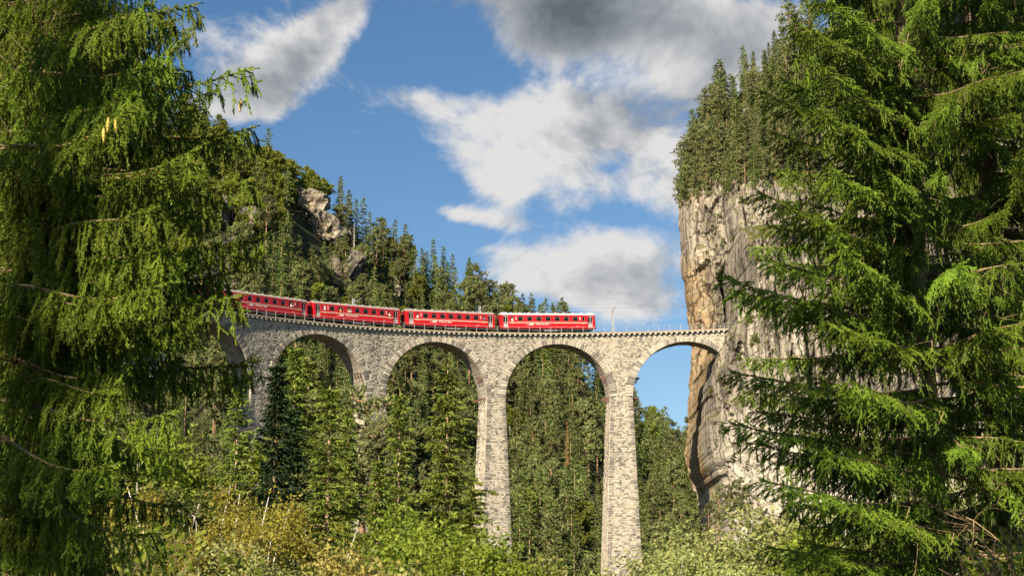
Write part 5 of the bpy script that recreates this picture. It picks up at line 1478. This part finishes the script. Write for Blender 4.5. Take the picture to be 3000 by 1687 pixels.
# ------------------------------------------------------------------ the two near spruces, branch by branch
def near_branch(L, seed, style, mtl):
    rs = np.random.RandomState(seed)
    m = 28; t = np.linspace(0, 1, m + 1)
    ph = rs.rand() * 6
    zc = (-.06 * t - .20 * t ** 2 + .14 * t ** 4) if style == 'weep' else (.02 * t - .16 * t ** 2 + .13 * t ** 4)
    A = np.stack([L * t, .05 * L * np.sin(t * 3 + ph), L * (zc + .012 * np.sin(t * 9 + ph))], 1)
    stem0 = [A[:-1]]; stem1 = [A[1:]]; r0 = [.017 * L / 2.6 * (1 - t[:-1]) + .003]; 
    S0 = []; S1 = []; TI = []; TW0 = []; TW1 = []
    def at(q):
        x = q * m; j = min(m - 1, int(x)); return A[j] + (A[j + 1] - A[j]) * (x - j), nrm(A[j + 1] - A[j])
    def needled(p, q, tv): S0.append(p); S1.append(q); TI.append(tv)
    def strand(p, d, ln, tv, sprigs=True):
        n = max(2, int(ln / .13)); q = p; dd = d
        for j in range(n):
            dd = nrm(dd + rs.randn(3) * .09 + np.array([0, 0, -.35])); q2 = q + dd * ln / n; needled(q, q2, tv)
            if sprigs and j < n - 1 and rs.rand() < .9:
                for s_ in range(2):
                    sd = nrm(rs.randn(3) * .45 + np.array([0, 0, -1.1])); needled(q2, q2 + sd * rs.uniform(.05, .12), min(1, tv + rs.uniform(-.1, .2)))
            q = q2
    q = .10
    while q < .985:
        p, d = at(q); side = nrm(np.cross(d, np.array([0, 0, 1.0])))
        for sg in (-1, 1):
            if rs.rand() < .08: continue
            env = (1 - q) ** .65 * min(1, q * 3 + .25)
            tv = rs.rand()
            if style == 'weep':
                al = (.05 + .33 * env * rs.rand())
                ad = nrm(side * sg * 1.0 + d * rs.uniform(.4, 1.0) + np.array([0, 0, -rs.uniform(.05, .5)]))
                e = p + ad * al; TW0.append(p); TW1.append(e)
                if rs.rand() < .5 or q > .6: needled(p, e, tv)
                for k_ in range(3 if rs.rand() < .5 else 1):
                    st = p + (e - p) * rs.uniform(.5, 1)
                    strand(st, nrm(ad * .5 + np.array([0, 0, -.8])), rs.uniform(.10, .24) + .50 * env * rs.rand() ** 1.7, min(1, tv * .7 + .3 * rs.rand()))
            else:
                al = (.07 + .52 * env * rs.uniform(.45, 1))
                ad = nrm(side * sg + d * rs.uniform(.6, 1.1) + np.array([0, 0, -rs.uniform(.0, .8)]))
                n = max(1, int(al / .05)); u = p; dd = ad
                for j in range(n):
                    dd = nrm(dd + np.array([0, 0, -.11]) + rs.randn(3) * .05); u2 = u + dd * al / n; needled(u, u2, tv)
                    if j % 1 == 0:
                        for s2 in (-1, 1):
                            ss_ = nrm(np.cross(dd, np.array([0, 0, 1.]))) * s2
                            if rs.rand() < .75: 
                                sd = nrm(dd * .9 + ss_ * .8 + np.array([0, 0, -rs.uniform(.1, .9)])); needled(u2, u2 + sd * rs.uniform(.05, .13) * (1 - .5 * j / n), min(1, tv + .15 * rs.rand()))
                    u = u2
                if rs.rand() < .55 * env + .2: strand(p + ad * al * rs.rand(), np.array([0, 0, -1.]), rs.uniform(.15, .55) * (.3 + env), tv * .6)
        q += (.030 if style == 'weep' else .030) / L * 2.0 * rs.uniform(.7, 1.3)
    # fresh shoots at the tip, like fingers
    p, d = at(.96)
    side = nrm(np.cross(d, np.array([0, 0, 1.0])))
    for j in range(9):
        needled(p - d * .05 * j, p - d * .05 * j + nrm(d + side * rs.uniform(-.9, .9) + np.array([0, 0, rs.uniform(-.2, .5)])) * rs.uniform(.08, .16), .9)
    needled(A[-3], A[-1], .9)
    for j in range(3, m): needled(A[j], A[j + 1], .6)
    # a few bare dead twigs inside
    for j in range(10):
        p, d = at(rs.uniform(.08, .6)); e = p + nrm(rs.randn(3) + np.array([0, 0, -.9])) * rs.uniform(.15, .45); TW0.append(p); TW1.append(e)
        TW0.append(e); TW1.append(e + nrm(rs.randn(3) + np.array([0, 0, -.6])) * .12)
    S0 = np.array(S0); S1 = np.array(S1); TI = np.array(TI)
    wd, dn = (.0078, 260) if style == 'weep' else (.0088, 180)
    V, F, T = blades(S0, S1, dn, .024 if style == 'weep' else .024, wd, (.45, 1.05), rs, 0, TI)
    V2, F2 = stems(S0, S1, .0055, .0035); V2, F2 = tri2(V2, F2); k2 = len(F2)
    TW0 = np.array(TW0); TW1 = np.array(TW1); V3, F3 = stems(TW0, TW1, .004, .0022); V3, F3 = tri2(V3, F3)
    V4, F4 = stems(np.concatenate(stem0), np.concatenate(stem1), np.concatenate(r0), np.concatenate(r0) * .93, 6); V4, F4 = tri2(V4, F4)
    Va, Fa, Ta = join([(V, F, T), (V2, F2, np.full(len(F2), .4)), (V3, F3, np.full(len(F3), .5)), (V4, F4, np.full(len(F4), .5))])
    mi = np.concatenate([np.zeros(len(F) + len(F2)), np.ones(len(F3) + len(F4))]).astype(int)
    me = np_mesh('branch', Va, Fa, [M[mtl], M['twig']], Ta, mi)
    return me, A[-1], L
WB_ = [near_branch(3.0, 300 + i, 'weep', 'spruce_near') for i in range(5)] + [near_branch(2.0, 320 + i, 'weep', 'spruce_near') for i in range(2)]
BB_ = [near_branch(2.4, 340 + i, 'bush', 'spruce_near_dark') for i in range(4)] + [near_branch(1.5, 350 + i, 'bush', 'spruce_near_dark') for i in range(2)]

def hang_branch(tree_o, var, root, tip, roll=0.0):
    me, lt, L = var
    v = tip - root; yaw = math.atan2(v.y, v.x); el = math.atan2(v.z, math.hypot(v.x, v.y)); el0 = math.atan2(lt[2], lt[0])
    s_ = v.length / math.hypot(lt[0], lt[2])
    o = link('branch', me, tree_o)
    o.rotation_euler = (roll, -(el - el0), yaw)
    o.location = root - Vector(tree_o.location); o.scale = (s_, min(1.15, max(.8, s_)), min(1.15, max(.8, s_)))
    return o
def near_trunk(tree_o, pts, rads, mtl):
    b = MB(); pp = []; rr = []
    n_ = 40
    for i in range(n_ + 1):
        f = i / n_ * (len(pts) - 1); j = min(len(pts) - 2, int(f)); p = Vector(pts[j]).lerp(Vector(pts[j + 1]), f - j); r_ = rads[j] + (rads[j + 1] - rads[j]) * (f - j)
        pp.append(p - Vector(tree_o.location)); rr.append(r_ * (1 + .05 * math.sin(i * 2.1)))
    b.tube(pp, rr, 16); me = b.mesh('trunk', M[mtl])
    for p in me.polygons: p.use_smooth = True
    return link('trunk', me, tree_o)
brn = random.Random(31)
cone_b = MB(); cv = []
for i in range(9):
    f = i / 8; cone_b_r = .018 * math.sin(math.pi * (.12 + .8 * f)) * (1.12 if i % 2 else .92); cv.append(((0, 0, -.15 * f), cone_b_r))
cone_b.tube([c[0] for c in cv], [c[1] for c in cv], 9); cone_m = cone_b.mesh('cone', M['cone'])
for v_ in cone_m.vertices: v_.co *= .8
def cones(tree_o, lst):
    for px, py, Y in lst:
        o = link('cone', cone_m, tree_o); o.location = unp(px, py, Y) - Vector(tree_o.location); o.rotation_euler = (brn.uniform(-.1, .1), brn.uniform(-.1, .1), brn.uniform(0, 6))

# left tree: trunk just outside the frame, hanging sprays reach into the picture
LT = Vector((-5.45, 16.6, float(hill(-5.45, 16.6)) - .3))
lt = empty('spruce', tuple(LT), label='large near spruce with long hanging sprays filling the left side', cat='tree')
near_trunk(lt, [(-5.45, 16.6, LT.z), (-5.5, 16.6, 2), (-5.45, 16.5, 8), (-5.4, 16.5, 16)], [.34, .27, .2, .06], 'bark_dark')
LREACH = np.array([(-900, 560), (-300, 600), (0, 560), (50, 560), (150, 440), (230, 420), (300, 600), (420, 640), (560, 640), (700, 600), (800, 560), (950, 600), (1080, 540), (1200, 360), (1330, 350), (1420, 360), (1550, 360), (1700, 380), (2200, 420)], float)
def trunk_x(z): return Vector((-5.45, 16.55, z))
# named tips along the outline
for px, py, Y, drop in ((600, 20, 14.6, .25), (560, 70, 15.2, .3), (780, 240, 14.2, .0), (765, 385, 14.8, .05), (770, 420, 15.4, .15), (760, 545, 14.4, .25), (640, 520, 13.8, .2), (757, 690, 14.6, .35), (690, 830, 14.9, .5), (748, 925, 13.6, .22), (735, 1060, 14.5, .45),
                        (400, 905, 13.8, .4), (480, 1235, 13.4, .4), (420, 1170, 14.0, .5), (560, 1320, 14.8, .4), (580, 1490, 15.6, .35), (470, 1560, 14.2, .5), (330, 1390, 13.2, .6), (500, 640, 13.3, .3), (360, 330, 13.0, .2), (380, 350, 15.2, .1), (520, 60, 13.4, .3), (460, 130, 14.0, .2),
    (560, 770, 13.6, .3), (610, 740, 14.2, .3), (520, 800, 13.8, .3), (590, 830, 15.0, .3), (540, 870, 14.4, .4), (640, 800, 15.2, .4), (500, 720, 14.6, .2), (560, 690, 14.9, .3), (620, 905, 14.6, .4), (580, 950, 13.9, .35), (470, 860, 13.3, .4), (650, 700, 14.1, .3), (520, 560, 14.0, .2), (600, 480, 14.6, .2), (540, 440, 13.9, .1), (480, 300, 14.1, .1), (600, 320, 14.9, .1)):
    tip = unp(px, py, Y)
    hang_branch(lt, brn.choice(WB_[:5]), trunk_x(tip.z + drop + .2), tip, brn.uniform(-.2, .2))
z = -1.2
while z < 9.0:
    for k_ in range(10):
        zt_ = z; z = zt_ + brn.uniform(-.13, .13)
        y_ph = 1850 - z / 15.2 * 5000 + 120
        reach = np.interp(y_ph, LREACH[:, 0], LREACH[:, 1])
        az = brn.uniform(-62, 30) if k_ < 6 else brn.uniform(30, 80); rx_px = reach * brn.uniform(.35, 1.0)
        Yt = 16.6 + 3.2 * math.sin(R(az)) * brn.uniform(.6, 1)
        tip = Vector(((rx_px - 1500) / 5000 * Yt * 1.02, Yt, z - brn.uniform(.10, .45)))
        hang_branch(lt, brn.choice(WB_), trunk_x(z + brn.uniform(0, .15)), tip, brn.uniform(-.15, .15)); z = zt_
    z += brn.uniform(.46, .62)
for k_ in range(26):   # boughs on the far side of the trunk and above the picture
    a = brn.uniform(1.8, 4.4); z = brn.uniform(0, 8); hang_branch(lt, brn.choice(WB_), trunk_x(z + .3), trunk_x(z) + Vector((math.cos(a) * 2.8, math.sin(a) * 2.8, -.5)))
cones(lt, [(318, 345, 13.0), (338, 350, 13.0), (304, 375, 13.0), (705, 290, 14.2)])

# right trees
RA = Vector((4.98, 19.5, float(hill(4.98, 19.5)) - .3))
ra = empty('spruce', tuple(RA), label='near spruce with sunlit reddish trunk and bushy boughs on the right', cat='tree')
def ta(z): f = (z - 1.1) / 5.5; return Vector((4.86 - .17 * f, 19.5, z))
near_trunk(ra, [ta(RA.z), ta(2), ta(6), ta(13)], [.105, .088, .065, .03], 'bark')
rb_x = lambda z: Vector((6.2 + .02 * math.sin(z), 21.5, z))
RBp = Vector((6.2, 21.5, float(hill(6.2, 21.5)) - .3))
rb = empty('spruce', tuple(RBp), label='near spruce with dark thick trunk close to the right edge', cat='tree')
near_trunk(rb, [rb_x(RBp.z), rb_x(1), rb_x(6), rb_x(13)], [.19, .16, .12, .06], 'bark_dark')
TIPS = [(2335, 60, 17.0), (2390, -30, 17.2), (2460, 20, 17.4), (2250, 255, 16.8), (2290, 225, 17.5), (2265, 385, 17.2), (2225, 560, 16.6), (2300, 590, 17.3), (2255, 660, 17.6), (2130, 795, 16.5), (2160, 845, 17.4), (2240, 880, 17.8), (2250, 760, 16.9), (2145, 1090, 16.7), (2180, 1150, 17.6), (2225, 1205, 17.2),
        (2165, 1235, 16.6), (2240, 1290, 17.4), (2235, 1408, 16.4), (2320, 1460, 17.2), (2250, 1600, 16.8), (2370, 1570, 17.6), (2300, 1690, 16.6), (2400, 320, 16.6), (2450, 480, 16.5), (2480, 700, 16.4), (2420, 940, 16.6), (2500, 1120, 16.4), (2450, 1330, 16.8), (2520, 1480, 16.7), (2380, 140, 16.5)]
for px, py, Y in TIPS:
    tip = unp(px, py, Y); hang_branch(ra, brn.choice(BB_[:4]), ta(tip.z + brn.uniform(-.25, .25)), tip, brn.uniform(-.25, .25))
z = -.8
while z < 10.2:
    for k_ in range(5):
        a = brn.uniform(-190, 20); L_ = brn.uniform(1.2, 2.7)
        r0_ = ta(z + brn.uniform(-.08, .12)); dz_ = brn.uniform(-.45, .1)
        if z > 4.2: L_ *= .85
        if z < 4.0 and -130 < a < -62 and brn.random() < .8: continue
        for _q in range(12):      # keep inside the tree's own outline
            tq = r0_ + Vector((math.cos(R(a)) * L_, math.sin(R(a)) * L_, dz_)); qx, qy = project(tq)
            if qx > np.interp(qy, [-300, 0, 250, 400, 560, 800, 1100, 1235, 1408, 1600, 2000], [2400, 2350, 2250, 2290, 2220, 2160, 2170, 2190, 2250, 2280, 2300]): break
            L_ *= .9
        hang_branch(ra, brn.choice(BB_), r0_, tq, brn.uniform(-.3, .3))
    z += brn.uniform(.38, .52)
z = -.8
while z < 10.4:
    for k_ in range(3):
        a = brn.uniform(-180, 60); L_ = brn.uniform(1.4, 2.9)
        r0_ = rb_x(z + brn.uniform(0, .2)); hang_branch(rb, brn.choice(BB_), r0_, r0_ + Vector((math.cos(R(a)) * L_, math.sin(R(a)) * L_, brn.uniform(-.5, .1))), brn.uniform(-.3, .3))
    z += .26
RCp = Vector((8.2, 29.0, float(hill(8.2, 29)) - .3))
rc = empty('spruce', tuple(RCp), label='spruce standing farther back between the two near right trunks', cat='tree')
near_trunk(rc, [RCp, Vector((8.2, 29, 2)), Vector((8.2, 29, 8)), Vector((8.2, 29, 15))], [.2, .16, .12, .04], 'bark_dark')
z = -1.5
while z < 13.5:
    for k_ in range(2):
        a = brn.uniform(-190, 10); L_ = brn.uniform(1.6, 3.2); r0_ = Vector((8.2, 29, z)); hang_branch(rc, brn.choice(BB_[:4]), r0_, r0_ + Vector((math.cos(R(a)) * L_, math.sin(R(a)) * L_, brn.uniform(-.7, .1))), brn.uniform(-.3, .3))
    z += .34
# twiggy dead boughs low on the right
db = MB(); drs = random.Random(4)
def twiggy(p, d, L, r_, lev):
    q = p.copy(); pts = [p.copy()]
    for j in range(4): d = (d + Vector((drs.gauss(0, .12), drs.gauss(0, .12), drs.gauss(-.04, .12)))).normalized(); q = q + d * L / 4; pts.append(q.copy())
    db.tube(pts, [r_, r_ * .8, r_ * .6, r_ * .45, r_ * .3], 5, cap=False)
    if lev:
        for k_ in range(4): twiggy(pts[drs.randint(1, 4)], (d + Vector((drs.gauss(0, .7), drs.gauss(0, .7), drs.gauss(-.1, .6)))).normalized(), L * .5, r_ * .5, lev - 1)
for k_ in range(9): twiggy(ta(.4 + k_ * .12) - RA, Vector((drs.uniform(-1, 1), -1, drs.uniform(-.4, .2))).normalized(), 1.3, .014, 2)
db.build('dead_twigs', M['twig'], ra)

# leafy shrubs right under the camera's view
def leafy(seed, n=420, size=.045, spread_=.8, mtl='bright_leaf'):
    rs = np.random.RandomState(seed); P = []; Q = []
    for i in range(26):
        a = rs.rand() * 6.28; p = np.array([0, 0, 0.]); d = nrm(np.array([math.cos(a) * .5, math.sin(a) * .5, 1.0]))
        for j in range(9):
            d = nrm(d + rs.randn(3) * .15); q = p + d * spread_ / 5; P.append(p); Q.append(q); p = q
    P = np.array(P); Q = np.array(Q)
    V, F, T = blades(P[40:], Q[40:], 16 / size * .09, size * 1.4, size, (.5, 1.3), rs, .2, None, True)
    V3, F3 = stems(P, Q, .006, .004)
    Va, Fa, Ta = join([(V, F, T), (V3, F3, np.full(len(F3), .5))])
    return np_mesh('leaves', Va, Fa, [M[mtl], M['twig']], Ta, np.concatenate([np.zeros(len(F)), np.ones(len(F3))]).astype(int))
def shrub(px, py, Y, seed, label, size=.05, spread_=.9, mtl='bright_leaf'):
    top = unp(px, py, Y); z0 = ground(top.x, Y)
    r_ = empty('shrub', (top.x, Y, z0), label=label, cat='shrub'); o = link('leaves', leafy(seed, 400, size, spread_, mtl), r_); o.location = (0, 0, top.z - z0 - spread_ * 1.55)
    b = MB(); b.tube([(0, 0, 0), (.05, .02, (top.z - z0) * .5), (0, 0, top.z - z0 - spread_ * 1.5)], [.03, .022, .01], 6); b.build('stem', M['bark_grey'], r_)
shrub(2940, 1625, 9.0, 1, 'bright fresh leaves of a shrub in the lower right corner', .03, .3)
shrub(3010, 1570, 9.5, 2, 'bright leafy shrub at the right edge of the lower corner', .03, .35)
shrub(470, 1560, 30, 3, 'fern green leafy shrub in the lower left, in front of the birches', .12, 1.3)
shrub(330, 1630, 28, 4, 'fern green shrub at the lower edge under the left spruce', .12, 1.2)

# unseen spruces added beside the viewpoint; their crowns dapple the two near spruces
for x, y, hh, i, lab in ((-9.6, -2.4, 26, 1, 'tall unseen spruce added for shade beside the viewpoint, nearest behind it'), (-16.2, 3.5, 21, 2, 'broad unseen spruce added for shade left of the viewpoint'), (-8.0, -9.0, 26, 0, 'tall unseen spruce added for shade behind the viewpoint, farther left'), (-17.5, -6.5, 25, 2, 'unseen spruce added for shade far left behind the viewpoint')):
    tree('spruce', SP[i], (x, y, float(hill(x, y)) - .3), hh / 25.0, 1.0 + x, lab, 'tree', 'unseen shade spruces added round the viewpoint', sx=.42 if i == 1 else .75)
